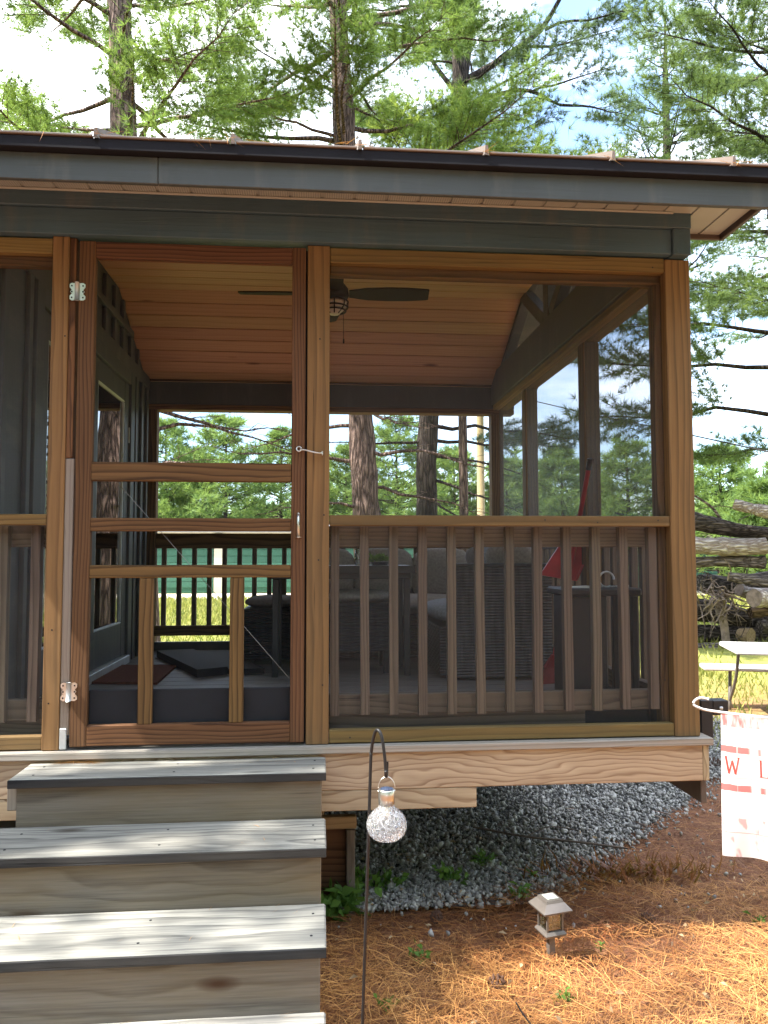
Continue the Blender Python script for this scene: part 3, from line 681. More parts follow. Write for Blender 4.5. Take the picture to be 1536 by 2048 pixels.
for hz in (1.823, .227):
    m = MB(); 
    for sgn in (-1, 1):
        P = [(0, -.034), (sgn*.022, -.036), (sgn*.031, -.030), (sgn*.031, -.018), (sgn*.022, -.008), (sgn*.028, 0), (sgn*.022, .008), (sgn*.031, .018), (sgn*.031, .030), (sgn*.022, .036), (0, .034)]
        V = [(-.004+a, -.0095, hz+b) for a, b in P]+[(-.004+a, -.0062, hz+b) for a, b in P]; n = len(P)
        m.add(V, [list(range(n)), list(range(n, 2*n))[::-1]]+[(i, i+1, n+i+1, n+i) for i in range(n-1)])
    hg = m.build('hinge', 'zinc', door)
    MB().tube([(-.004, -.016, hz-.037), (-.004, -.016, hz+.037)], .0085, 12).build('hinge_barrel', 'galvanised', door, True)
    s = MB()
    for sgn in (-1, 1):
        for dz in (-.024, 0, .024): s.lathe([(.0036, 0), (.0036, .0)], 6, (-.004+sgn*.022, -.011, hz+dz)); s.box(-.004+sgn*.022-.003, -.004+sgn*.022+.003, -.0108, -.0096, hz+dz-.003, hz+dz+.003)
    s.build('hinge_screws', 'black_metal', door)['kind'] = 'stuff'

# nail heads in the frame boards
nails = MB()
for u, v in ((130, 672), (97, 1407), (104, 1260), (640, 678), (645, 1370), (637, 1120), (1195, 1045), (1316, 1041), (1305, 535), (1330, 1360), (700, 1475), (1090, 1040), (648, 1030)):
    p = at(u, v, -.0035); nails.lathe([(.0, 0), (.0035, 0)], 8, (0, 0, 0)); k = len(nails.v)-16
    for i in range(16): q = nails.v[k+i]; nails.v[k+i] = (p[0]+q[0], -.0045, p[2]+q[1])
tag(nails.build('nail_heads', 'black_metal', porch), kind='stuff')

# ------------------------------------------------------------------ cabin wall beside the porch
cabin = thing('cabin', 'dark grey board and batten cabin wall with glass patio door', 'house', (-3.4, 1.6, GZ))
def cb(name, *a, **k): return bx(name, *a[:6], a[6], cabin, **k)
WX = -.36
MB().box(-6.5, WX-.03, .10, 3.09, GZ, 2.06).build('wall', 'slate_dark', cabin)
gw = MB()   # gable upper wall following the ceiling
pr = [(-.02, 2.0605), (-.02, 2.15), (1.5, 2.95), (3.06, 2.15), (3.06, 2.0605)]
V = [(x, y, z) for x in (WX-.12, WX-.03) for y, z in pr]; gw.add(V, [(4, 3, 2, 1, 0), (5, 6, 7, 8, 9)]+[(i, (i+1) % 5, 5+(i+1) % 5, 5+i) for i in range(5)]); gw.build('gable_wall', 'slate_dark', cabin)
DY0, DY1 = .62, 2.36
# wall face boards around the door opening, battens, belt boards
for y0, y1 in ((.10, .52), (2.47, 3.0)): cb('wall_board', WX-.0295, WX-.012, y0, y1, GZ, 2.06, 'slate_dark')
for y in (.16, .44, 2.52, 2.70, 2.88): cb('batten', WX-.0115, WX+.010, y, y+.045, .02, 2.06, 'slate_dark')
cb('belt_board', WX-.0295, WX+.006, .10, 2.998, 2.061, 2.16, 'slate_dark'); 
for y in np.arange(.42, 2.7, .22):
    ztop = min(2.57, 2.128+.514*(min(y, 3-y)))-.03
    if ztop > 2.24: cb('batten', WX-.0295, WX-.006, y, y+.045, 2.161, min(ztop, 2.325), 'slate_dark')
    if ztop > 2.45: cb('batten', WX-.0295, WX-.006, y, y+.045, 2.375, ztop, 'slate_dark')
cb('belt_board', WX-.0295, WX+.002, .55, 2.45, 2.326, 2.374, 'slate_dark')
cb('door_casing', WX-.0295, WX+.014, DY0-.10, DY0, .02, 2.058, 'slate_dark'); cb('door_casing', WX-.0295, WX+.014, DY1, DY1+.10, .02, 2.058, 'slate_dark')
cb('door_casing', WX-.0295, WX+.012, DY0+.001, DY1-.001, 1.965, 2.058, 'slate_dark')
cb('door_sill', WX-.0295, WX+.03, DY0+.001, DY1-.001, .021, .075, 'galvanised')
half = (DY0+DY1)/2
for y0, y1 in ((DY0+.003, half-.003), (half+.003, DY1-.003)):
    leaf = new_obj('patio_door', None, cabin, Matrix.Translation((WX-.03, (y0+y1)/2, .08)))
    def lb(nm, *a, **k): return bx(nm, *a[:6], a[6], leaf, **k)
    lb('door_stile', WX-.0295, WX-.004, y0, y0+.11, .08, 1.96, 'slate_dark'); lb('door_stile', WX-.0295, WX-.004, y1-.11, y1, .08, 1.96, 'slate_dark')
    lb('door_rail', WX-.0295, WX-.006, y0+.1105, y1-.1105, 1.83, 1.96, 'slate_dark'); lb('door_rail', WX-.0295, WX-.006, y0+.1105, y1-.1105, .08, .30, 'slate_dark')
    for (a, b, c_, d) in ((y0+.1105, y0+.122, .312, 1.818), (y1-.122, y1-.1105, .312, 1.818)): lb('glazing_bead', WX-.0295, WX-.0065, a, b, c_, d, 'galvanised')
    lb('glazing_bead', WX-.0295, WX-.0062, y0+.1105, y1-.1105, 1.8185, 1.8295, 'galvanised'); lb('glazing_bead', WX-.0295, WX-.0062, y0+.1105, y1-.1105, .3005, .3115, 'galvanised')
    lb('pane', WX-.0255, WX-.020, y0+.122, y1-.122, .312, 1.818, 'door_glass')
    lb('hinge', WX-.004, WX+.006, (y1-.006 if y1 > 2 else y0), (y1 if y1 > 2 else y0+.006), 1.55, 1.66, 'galvanised')

# ------------------------------------------------------------------ steps
steps = thing('porch_steps', 'weathered grey wooden steps rising to the screen door', 'steps', (.4, -.7, GZ))
def sb(name, *a, **k): return bx(name, *a[:6], a[6], steps, **k)
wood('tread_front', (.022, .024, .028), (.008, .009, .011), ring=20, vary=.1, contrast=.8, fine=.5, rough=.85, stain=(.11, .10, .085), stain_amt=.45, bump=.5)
#        top z,  back y, front y, riser y, left x
ST = [(-.040, -.032, -.252, -.226, -.135), (-.214, -.227, -.520, -.494, -.30), (-.405, -.495, -.787, -.761, -.36), (-.603, -.762, -1.050, -1.024, -.42)]
for i, (z, yb_, yf, yr, xl) in enumerate(ST):
    zlow = ST[i+1][0]-.032 if i < 3 else GZ
    tr = sb('tread', xl, 1.0-.002*i, yf+.004, yb_, z-.030, z, 'tread_gray', bevel=.005)
    sb('tread_nose', xl, 1.0-.002*i, yf-.004, yf+.0035, z-.031, z-.0015, 'tread_front', bevel=.003)
    sb('riser', xl+.022, .984-.003*i, yr, yr+.024, zlow, z-.0305, 'riser_gray')
for x in (xl_ for xl_ in (-.09, .93)):
    m = MB(); prof2 = [(-.03, -.0705)]
    for i, (z, yb_, yf, yr, xl) in enumerate(ST):
        prof2 += [(yr+.0245, z-.0305)]
        if i < 3: prof2 += [(yr+.0245, ST[i+1][0]-.0305)]
    prof2 += [(ST[3][3]+.0245, GZ), (-.62, GZ), (-.03, -.45)]
    n = len(prof2); V = [(x, y, z) for y, z in prof2]+[(x+.038, y, z) for y, z in prof2]
    m.add(V, [list(range(n)), list(range(n, 2*n))[::-1]]+[(i, n+i, n+(i+1) % n, (i+1) % n) for i in range(n)]); m.build('stringer', 'riser_gray', steps)
sc_ = MB()
for i, (z, yb_, yf, yr, xl) in enumerate(ST):
    for x in (-.07, .43, .95):
        for f in (.25, .75): sc_.lathe([(.0, .0008), (.0045, .0008), (.0045, -.001)], 8, (x+.01*random.random(), yb_+(yf-yb_)*f, z))
tag(sc_.build('deck_screws', 'drip_dark', steps), kind='stuff')
bx('side_block', -.155, -.118, -.20, -.15, -.165, -.07, 'weathered_pale', steps)

# ------------------------------------------------------------------ ceiling fan
fan = thing('ceiling_fan', 'dark bronze ceiling fan with caged light under plank ceiling', 'ceiling fan', (1.06, 1.45, 2.56))
fc = (1.06, 1.45)
MB().lathe([(0, .0), (.065, .0), (.06, -.05), (.02, -.07), (0, -.07)], 20, (*fc, 2.56)).build('canopy', 'fan_bronze', fan, True)
MB().tube([(*fc, 2.50), (*fc, 2.36)], .012, 10).build('downrod', 'fan_bronze', fan, True)
MB().lathe([(0, .10), (.025, .10), (.055, .07), (.085, .03), (.09, -.01), (.075, -.04), (0, -.04)], 24, (*fc, 2.345)).build('motor_housing', 'fan_bronze', fan, True)
lk = MB().lathe([(0, 0), (.075, 0), (.075, -.028), (.06, -.03), (.058, -.058), (.03, -.078), (0, -.082)], 24, (*fc, 2.298)).build('light_globe', 'fan_light', fan, True)
m = MB()
for zz, r in ((2.296, .084), (2.262, .082), (2.240, .070)):
    th = np.linspace(0, 2*np.pi, 25); m.tube([(fc[0]+r*math.cos(a), fc[1]+r*math.sin(a), zz) for a in th], .005, 6, False)
for a in np.linspace(0, 2*np.pi, 8, endpoint=False): m.tube([(fc[0]+.084*math.cos(a), fc[1]+.084*math.sin(a), 2.297), (fc[0]+.082*math.cos(a), fc[1]+.082*math.sin(a), 2.262), (fc[0]+.035*math.cos(a), fc[1]+.035*math.sin(a), 2.222)], .004, 5)
m.build('light_cage', 'fan_bronze', lk, True)
for a in (-3, 93, 177, 266):
    a = math.radians(a); m = MB(); top = []
    for s, w in ((.09, .035), (.13, .045), (.2, .062), (.32, .070), (.45, .068), (.56, .056), (.575, .050)): top.append((s, w))
    V = []; tilt = -.22; dr = Vector((math.cos(a), math.sin(a), 0)); sd = Vector((-math.sin(a), math.cos(a), 0))
    for dz in (0, .008):
        for s, w in top:
            for e in (-1, 1): p = Vector((*fc, 2.343+dz))+dr*s+sd*(w*e)+Vector((0, 0, tilt*w*e)); V.append(p)
    n = len(top)
    Fc = [(2*i, 2*i+1, 2*i+3, 2*i+2) for i in range(n-1)]+[(2*n+2*i, 2*n+2*i+2, 2*n+2*i+3, 2*n+2*i+1) for i in range(n-1)]
    Fc += [(2*i, 2*i+2, 2*n+2*i+2, 2*n+2*i) for i in range(n-1)]+[(2*i+1, 2*n+2*i+1, 2*n+2*i+3, 2*i+3) for i in range(n-1)]+[(0, 2*n, 2*n+1, 1), (2*n-2, 2*n-1, 4*n-1, 4*n-2)]
    m.add(V, Fc); m.build('blade', 'fan_bronze', fan)
MB().tube([(1.115, 1.44, 2.25), (1.117, 1.44, 2.065)], .0016, 5).tube([(1.117, 1.44, 2.065), (1.117, 1.44, 2.04)], .005, 6).build('pull_chain', 'fan_bronze', fan)

# ------------------------------------------------------------------ furniture behind the screens
def wicker_panel(name, origin, ux, uz, w, h, mat, parent, rows, cols, depth=.0045):
    """woven strands: rows of flat cane going over and under the stakes"""
    V = []; Fc = []; o = Vector(origin); ux = Vector(ux); uz = Vector(uz); n_ = ux.cross(uz)
    for r in range(rows):
        z0, z1 = h*r/rows, h*(r+.93)/rows; k0 = len(V)
        for c_ in range(cols*2+1):
            d = depth*(.5+.5*math.cos(math.pi*c_/1.+math.pi*r)) if c_ % 2 == 0 else depth*.5
            d = depth*.5*(1+math.cos(math.pi*(c_/2.+r)))
            xx = w*c_/(cols*2)
            for zz, dd in ((z0, d*.55), ((z0+z1)/2, d+.004), (z1, d*.55)): V.append(o+ux*xx+uz*zz+n_*dd)
        for c_ in range(cols*2):
            a = k0+3*c_; Fc += [(a, a+3, a+4, a+1), (a+1, a+4, a+5, a+2)]
    m = MB(); m.add(V, Fc); return m.build(name, mat, parent)
FL = .02
def wicker_box(parent, x0, x1, y0, y1, z0, z1, mat='wicker_gray', rows=None, name='wicker_side', sides='fl'):
    MB().box(x0, x1, y0, y1, z0, z1).build('frame', 'wicker_dark', parent)
    r = rows or int((z1-z0)/.017); cl = lambda w: max(4, int(w/.045))
    wicker_panel(name, (x0, y0-.002, z0), (1, 0, 0), (0, 0, 1), x1-x0, z1-z0, mat, parent, r, cl(x1-x0))
    if 'l' in sides: wicker_panel(name, (x0-.002, y1, z0), (0, -1, 0), (0, 0, 1), y1-y0, z1-z0, mat, parent, r, cl(y1-y0))
    if 'r' in sides: wicker_panel(name, (x1+.002, y0, z0), (0, 1, 0), (0, 0, 1), y1-y0, z1-z0, mat, parent, r, cl(y1-y0))
sofa = thing('wicker_sofa', 'tall grey wicker end of the sectional along the right screens', 'sofa', (2.08, 2.1, FL))
wicker_box(sofa, 1.785, 2.36, 1.37, 1.47, FL+.02, .69); bx('arm_cap', 1.778, 2.367, 1.358, 1.475, .691, .712, 'wicker_dark', sofa)
wicker_box(sofa, 1.70, 2.36, 1.472, 2.30, FL+.02, .33, sides='l'); MB().box(2.28, 2.365, 1.472, 2.95, .331, .70).build('back_frame', 'wicker_gray', sofa)
sofa2 = thing('wicker_sofa', 'wicker sofa with grey back cushions along the back railing', 'sofa', (1.4, 2.6, FL))
wicker_box(sofa2, .85, 2.27, 2.302, 2.92, FL+.02, .33); MB().box(.85, 2.27, 2.86, 2.95, .331, .74).build('back_frame', 'wicker_dark', sofa2)
tag(pillow('seat_cushion', (1.97, 1.90, .40), .60, .82, .15, 'cushion_blue'), 'pale blue-grey seat cushion beside the tall wicker end', 'cushion')
tag(pillow('seat_cushion', (1.55, 2.58, .40), 1.35, .52, .15, 'cushion_gray'), 'long grey seat cushion on the back sofa', 'cushion')
Rb = Matrix.Rotation(math.radians(-78), 3, 'X')
for x, lb_ in ((1.02, 'grey back cushion behind the patio table, nearest the screen door'), (1.47, 'grey back cushion behind the plant on the table'), (1.92, 'wide grey back cushion left of the tall wicker end')):
    tag(pillow('back_cushion', (x, 2.78, .62), .46, .40, .17, 'cushion_gray', rot=Rb), lb_, 'cushion', 'back cushions on the sofa')
for i, (x, y, mt, a, lb_) in enumerate(((2.17, 2.05, 'cushion_dark', 60, 'dark grey throw pillow, leftmost above the wicker end'), (2.21, 1.86, 'cushion_blue', 64, 'pale blue throw pillow, second from left above the wicker end'), (2.20, 1.70, 'cushion_blue', 68, 'pale blue throw pillow between two others above the wicker end'), (2.21, 1.57, 'cushion_gray', 70, 'grey throw pillow beside the red dustpan'))):
    R = Matrix.Rotation(math.radians(25+5*i), 3, 'Z') @ Matrix.Rotation(math.radians(a), 3, 'Y')
    tag(pillow('throw_pillow', (x-.02, y, .64), .40, .40, .13, mt, rot=R), lb_, 'pillow', 'throw pillows on the sectional')
# table
tb = thing('patio_table', 'dark metal patio table with pale top behind the railing', 'table', (1.1, 1.9, FL))
bx('tabletop', .66, 1.56, 1.58, 2.10, .665, .695, 'table_top', tb); bx('table_apron', .68, 1.54, 1.60, 1.625, .615, .6645, 'table_metal', tb); bx('table_apron', .68, 1.54, 2.055, 2.08, .615, .6645, 'table_metal', tb)
for x, y in ((.69, 1.61), (1.50, 1.61), (.69, 2.03), (1.50, 2.03)): bx('leg', x, x+.038, y, y+.038, FL, .6645 if y > 1.7 and False else .6145, 'table_metal', tb)
bx('tabletop_rim', .652, 1.568, 1.572, 1.5795, .650, .697, 'table_metal', tb)
j = MB().lathe([(.0, 0), (.026, 0), (.029, .01), (.028, .085), (.025, .095), (.025, .105)], 18, (1.235, 1.88, .6955)).build('glass_jar', 'jar_glass', None, True, origin=(1.235, 1.88, .6955)); tag(j, 'small clear glass jar on the patio table', 'jar')
pl = thing('table_plant', 'low green succulent planter on the patio table', 'plant', (1.37, 1.88, .6955))
MB().lathe([(0, 0), (.05, 0), (.06, .022), (.052, .022), (0, .02)], 14, (1.37, 1.88, .6955)).build('dish', 'table_metal', pl)
def leaf_cloud(n_, c_, r, ln, wd, up=.6, zs=.6):
    P = np.array(c_)+rng.standard_normal((n_, 3))*np.array(r); D = rng.standard_normal((n_, 3)); D[:, 2] = np.abs(D[:, 2])*zs+up; D /= np.linalg.norm(D, axis=1)[:, None]
    S = np.cross(D, rng.standard_normal((n_, 3))); S /= np.linalg.norm(S, axis=1)[:, None]
    l_ = ln*(.6+.8*rng.random((n_, 1))); w_ = wd*(.7+.6*rng.random((n_, 1)))
    mid = P+D*l_*.5; mid[:, 2] += l_[:, 0]*.08
    V = np.stack([P, mid-S*w_/2, P+D*l_-np.array([0, 0, 1.])*l_*.12, mid+S*w_/2], 1).reshape(-1, 3)
    T = (np.array([[0, 1, 2], [0, 2, 3]])[None]+4*np.arange(n_)[:, None, None]).reshape(-1, 3)
    return V, T, np.repeat(rng.random(n_), 4)
V, T, tn = leaf_cloud(150, (0, 0, .025), (.035, .025, .006), .05, .012); new_obj('leaves', fast_mesh('leaves', V, T, tn), pl, Matrix.Translation((1.37, 1.88, .70)), 'weed_leaf')
# ottomans
for x0, x1, y0, y1, h, lb_, cm_ in ((.98, 1.45, 1.70, 2.10, .52, 'dark wicker stool tucked under the patio table', 'cushion_gray'), (.47, .86, 2.12, 2.55, .46, 'low dark wicker ottoman seen through the screen door', 'cushion_dark')):
    ot = thing('wicker_stool', lb_, 'stool', ((x0+x1)/2, (y0+y1)/2, FL), group='wicker stools')
    wicker_box(ot, x0, x1, y0, y1, .16 if h > .5 else .06, h-.06, 'wicker_dark', sides='lr')
    for x, y in ((x0+.01, y0+.01), (x1-.07, y0+.01), (x0+.01, y1-.07), (x1-.07, y1-.07)): bx('leg', x, x+.06, y, y+.06, FL, .159 if h > .5 else .0595, 'wicker_dark', ot)
    pillow('seat_pad', ((x0+x1)/2, (y0+y1)/2, h-.02), x1-x0+.01, y1-y0, .085, cm_, ot)
# broom and clip-on dustpan
bt, bb_ = Vector((2.405, .80, 1.27)), Vector((2.33, 1.24, .16)); dv = (bb_-bt).normalized()
br = thing('broom', 'red-handled broom leaning against the right porch post', 'broom', tuple(bb_-Vector((0, 0, .14))))
MB().tube([bt, bt+dv*.06], .0155, 10).build('grip', 'black_plastic', br, True); MB().tube([bt+dv*.06, bb_], .0125, 10).build('handle', 'red_plastic', br, True)
e = Vector((.9, .35, 0)).normalized()
m = MB(); q = bb_
m.hexa([q-e*.02-dv*.03+Vector((0, -.015, 0)), q+e*.02-dv*.03+Vector((0, -.015, 0)), q+e*.02-dv*.03+Vector((0, .015, 0)), q-e*.02-dv*.03+Vector((0, .015, 0))][::-1], [q-e*.06+dv*.05+Vector((0, -.02, 0)), q+e*.06+dv*.05+Vector((0, -.02, 0)), q+e*.06+dv*.05+Vector((0, .02, 0)), q-e*.06+dv*.05+Vector((0, .02, 0))][::-1]); m.build('broom_head', 'red_plastic', br)
m = MB(); q2 = q+dv*.05
m.hexa([q2-e*.055+Vector((0, -.017, 0)), q2+e*.055+Vector((0, -.017, 0)), q2+e*.055+Vector((0, .017, 0)), q2-e*.055+Vector((0, .017, 0))], [Vector((q2.x+s*.075*e.x, q2.y+s*.075*e.y+ty, FL+.001)) for s, ty in ((-1, -.02), (1, -.02), (1, .025), (-1, .025))]); m.build('bristles', 'brush_fibre', br)
dp = thing('dustpan', 'red plastic dustpan clipped on the broom handle', 'dustpan', (2.27, 1.03, .64))
A = [Vector(at(u, v, 1.03)) for u, v in ((1080, 1150), (1150, 1162), (1180, 1094), (1118, 1092))]
nb_ = Vector((.1, .05, 0)); back = [p+Vector((.0, .05, .012)) for p in A]
MB().hexa([a+Vector((0, .012, 0)) for a in A], A).build('pan', 'red_plastic', dp)
for i, j_ in ((0, 1), (1, 2)): MB().hexa([A[i], A[j_], A[j_]+Vector((.0, .006, .006)), A[i]+Vector((0, .006, .006))], [A[i]+Vector((0, -.035, .0)), A[j_]+Vector((0, -.035, 0)), A[j_]+Vector((.0, -.035, .007)), A[i]+Vector((.0, -.035, .007))]).build('pan_wall', 'red_plastic', dp)
# black stand
bs = thing('side_stand', 'black plastic stand with clutter by the corner post', 'stand', (2.25, .36, FL))
bx('stand_top', 2.075, 2.425, .22, .52, .575, .610, 'black_plastic', bs, bevel=.008); bx('cabinet', 2.10, 2.27, .24, .50, FL, .5745, 'black_plastic', bs, bevel=.006); bx('leg', 2.385, 2.412, .24, .27, FL, .5745, 'black_plastic', bs); bx('leg', 2.385, 2.412, .47, .50, FL, .5745, 'black_plastic', bs); bx('base_shelf', 2.2705, 2.42, .24, .50, FL+.06, FL+.09, 'black_plastic', bs)
pp = MB(); pp.hexa([(2.10, .27, .611), (2.19, .25, .611), (2.21, .36, .611), (2.12, .38, .611)], [(2.10, .27, .614), (2.19, .25, .622), (2.21, .36, .618), (2.12, .38, .613)]); tag(pp.build('paper_sheets', 'paper', None, origin=(2.15, .31, .611)), 'crumpled white paper lying on the black stand', 'paper')
m = MB(); th = np.linspace(0, 1.7*np.pi, 16); m.tube([(2.29+.035*math.cos(a), .30, .648+.035*math.sin(a)) for a in th], .005, 6); m.tube([(2.255, .30, .614), (2.40, .31, .617)], .004, 6)
tag(m.build('wire_hook', 'galvanised', None, True, origin=(2.29, .30, .611)), 'small curled metal hook lying on the black stand', 'hook')
# floor mats
c4 = [Vector((-.20, 2.62, 0)), Vector((.05, 2.70, 0)), Vector((.41, 1.74, 0)), Vector((.24, 1.64, 0))]
fm = thing('floor_panels', 'pair of flat dark panels lying on the porch floor', 'panel', (.25, 2.2, FL))
MB().hexa([p+Vector((0, 0, FL+.001)) for p in c4][::-1], [p+Vector((0, 0, FL+.05)) for p in c4][::-1]).build('panel', 'mat_dark', fm)
sh = Vector((.215, .02, 0)); c5 = [c4[1]+Vector((.012, 0, 0)), c4[1]+sh+Vector((.012, .03, 0)), c4[2]+sh+Vector((.012, 0, 0)), c4[2]+Vector((.012, 0, 0))]
MB().hexa([p+Vector((0, 0, FL+.001)) for p in c5][::-1], [p+Vector((0, 0, FL+.035)) for p in c5][::-1]).build('panel', 'mat_dark', fm)
rg = MB(); R4 = [(-.335, 1.46, FL+.001), (.05, 1.40, FL+.001), (.035, 2.12, FL+.001), (-.33, 2.16, FL+.001)]; rg.hexa(R4, [(a, b, FL+.014) for a, b, c_ in R4]); tag(rg.build('doormat', 'rug_brown', None, origin=(-.15, 1.8, FL)), 'reddish brown doormat in front of the patio door', 'doormat')

# ------------------------------------------------------------------ things standing in front
HY = -1.15
sh_ = thing('shepherd_hook', 'thin black shepherd hook pole standing beside the steps', 'garden hook', (1.066, HY, GZ))
P = smooth_path([(1.066, HY, GZ-.05), (1.083, HY, -.409), (1.102, HY, .185), (1.105, HY, .255), (1.112, HY-.008, .300), (1.120, HY-.02, .315), (1.129, HY-.03, .300), (1.136, HY-.035, .255), (1.139, HY-.036, .215)], 6)
MB().tube(P, .0042, 10).build('pole', 'black_metal', sh_, True)
MB().tube(smooth_path([(1.139, HY-.036, .216), (1.1395, HY-.034, .204), (1.1415, HY-.028, .202), (1.1425, HY-.024, .212), (1.1435, HY-.022, .236)], 5), .0042, 10).build('hook_tip', 'black_metal', sh_, True)
LB = Vector((1.1415, HY-.030, .083))
lamp = thing('solar_bulb', 'crackled clear glass solar bulb hanging from the shepherd hook', 'solar lantern', tuple(LB))
prof = [(0, -.040), (.018, -.039), (.034, -.034), (.046, -.023), (.051, -.008), (.051, .004), (.046, .018), (.037, .029), (.027, .037), (.021, .043), (.019, .050), (.0175, .050), (.0195, .042), (.0255, .0355), (.0355, .0275), (.0445, .017), (.0495, .004), (.0495, -.008), (.0445, -.022), (.033, -.0325), (.017, -.0375), (0, -.0385)]
MB().lathe(prof, 36, LB).build('globe', 'crackle_glass', lamp, True)
MB().lathe([(0, .050), (.0205, .050), (.0205, .085), (.019, .0865), (.0, .0865)], 28, LB).build('cap', 'zinc', lamp, True)
MB().lathe([(0, .087), (.0165, .087), (.0165, .088), (0, .0885)], 20, LB).build('solar_cell', 'solar_cell', lamp)
MB().lathe([(0, .049), (.008, .048), (.009, .028), (.004, .015), (0, .014)], 12, LB).build('inner_lamp', 'fan_light', lamp, True)
th = np.linspace(math.radians(-12), math.radians(192), 18)
MB().tube([(LB.x+.0215*math.cos(a), LB.y, LB.z+.088+.029*math.sin(a)) for a in th], .0011, 6).build('bail_wire', 'zinc', lamp, True)
# path light
PLx, PLy = 1.889, -.088
pth = thing('path_light', 'small bronze solar path light standing in pine straw', 'path light', (PLx, PLy, GZ), math.radians(14))
def pm(m, name, mat, par=pth, smooth=False):
    me = bpy.data.meshes.new(name); me.from_pydata(m.v, [], m.f); me.update()
    return new_obj(name, me, par, WM[pth].copy(), mat)
def sq(r, z): return [(-r, -r, z), (r, -r, z), (r, r, z), (-r, r, z)]
pm(MB().hexa(sq(.013, -.06), sq(.012, .108)), 'stake', 'path_plastic')
pm(MB().hexa(sq(.042, .1085), sq(.046, .117)).hexa(sq(.046, .1175), sq(.039, .128)), 'base_tray', 'path_plastic')
for a, b in ((-1, -1), (1, -1), (1, 1), (-1, 1)): pm(MB().box(a*.033-.0035, a*.033+.0035, b*.033-.0035, b*.033+.0035, .1282, .204), 'corner_post', 'path_plastic')
pm(MB().hexa(sq(.0305, .1282), sq(.0305, .204)), 'glass_box', 'lamp_glass')
cap = pm(MB().hexa(sq(.061, .2045), sq(.063, .211)).hexa(sq(.063, .2115), sq(.040, .237)).hexa(sq(.038, .2375), sq(.034, .247)), 'cap', 'path_plastic')
pm(MB().box(-.024, .024, -.024, .024, .2475, .2495), 'solar_panel', 'solar_pale', cap)
# flag
fs = thing('flag_stand', 'white metal garden flag stand right of the porch corner', 'flag stand', (2.232, -.66, GZ))
a0 = np.array([2.309, -.655, .235]); a1 = np.array([2.52, -.86, .238])
dirf = (a1-a0)/np.linalg.norm(a1-a0)
rod_end = a0+dirf*.34
MB().tube(smooth_path([a0+np.array([-.030, .02, .040]), a0+np.array([-.055, .03, .043]), a0+np.array([-.075, .035, .028]), a0+np.array([-.065, .03, .012]), a0, rod_end], 5), .0045, 8).build('crossbar', 'white_plastic', fs, True)
MB().tube([rod_end, rod_end+np.array([0, 0, -.5]), (rod_end[0], rod_end[1], GZ-.03)], .0045, 8).build('upright', 'white_plastic', fs, True)
flag = thing('garden_flag', 'faded red and white WELCOME garden flag hanging on its stand', 'flag', tuple(a0))
nu, nv = 24, 28; FW, FH = .305, .465; V = []; UV = []
nrm = np.array([-dirf[1], dirf[0], 0]);  nrm = -nrm if nrm[1] > 0 else nrm
def flag_pt(u, v):     # u along the bar, v downward
    return a0+dirf*FW*u+np.array([0, 0, -FH*v])+nrm*(.014*math.sin(6*u+2.2*v)*(.25+v)+.007*math.sin(13*u+1.)*v)+np.array([0, 0, .004])
for j_ in range(nv+1):
    for i in range(nu+1): V.append(flag_pt(i/nu, j_/nv)-a0); UV.append((i/nu, 1-j_/nv))
Fq = [(j_*(nu+1)+i, (j_+1)*(nu+1)+i, (j_+1)*(nu+1)+i+1, j_*(nu+1)+i+1) for j_ in range(nv) for i in range(nu)]
me = fast_mesh('cloth', V, Fq, smooth=True); uvl = me.uv_layers.new(name='UVMap')
uvl.data.foreach_set('uv', np.array([UV[i] for q in Fq for i in q], np.float32).ravel())
new_obj('cloth', me, flag, Matrix.Translation(a0), 'flag_cloth')
def strokes(ch):       # serif-like block strokes, unit box
    return {'W': [((.0, 1), (.25, 0), .16), ((.25, 0), (.5, .8), .1), ((.5, .8), (.75, 0), .16), ((.75, 0), (1, 1), .1), ((-.1, 1), (.14, 1), .05), ((.86, 1), (1.1, 1), .05)],
            'E': [((.15, 0), (.15, 1), .2), ((.1, 1), (.9, 1), .07), ((.1, .5), (.7, .5), .07), ((.1, 0), (.9, 0), .07)],
            'L': [((.2, 0), (.2, 1), .2), ((0, 1), (.42, 1), .05), ((0, 0), (.95, 0), .08), ((.93, 0), (.93, .22), .07)],
            'C': [((.9, .85), (.5, 1), .1), ((.5, 1), (.1, .65), .18), ((.1, .65), (.1, .35), .2), ((.1, .35), (.5, 0), .18), ((.5, 0), (.9, .15), .1)],
            'O': [((.5, 1), (.1, .6), .14), ((.1, .6), (.1, .4), .2), ((.1, .4), (.5, 0), .14), ((.5, 0), (.9, .4), .14), ((.9, .4), (.9, .6), .2), ((.9, .6), (.5, 1), .14)],
            'M': [((.08, 0), (.08, 1), .1), ((.08, 1), (.5, .1), .16), ((.5, .1), (.92, 1), .1), ((.92, 0), (.92, 1), .18)]}[ch]
LET = [('W', .115, .13), ('E', .285, .06), ('L', .42, .09), ('C', .55, .085), ('O', .67, .085), ('M', .785, .10), ('E', .91, .07)]
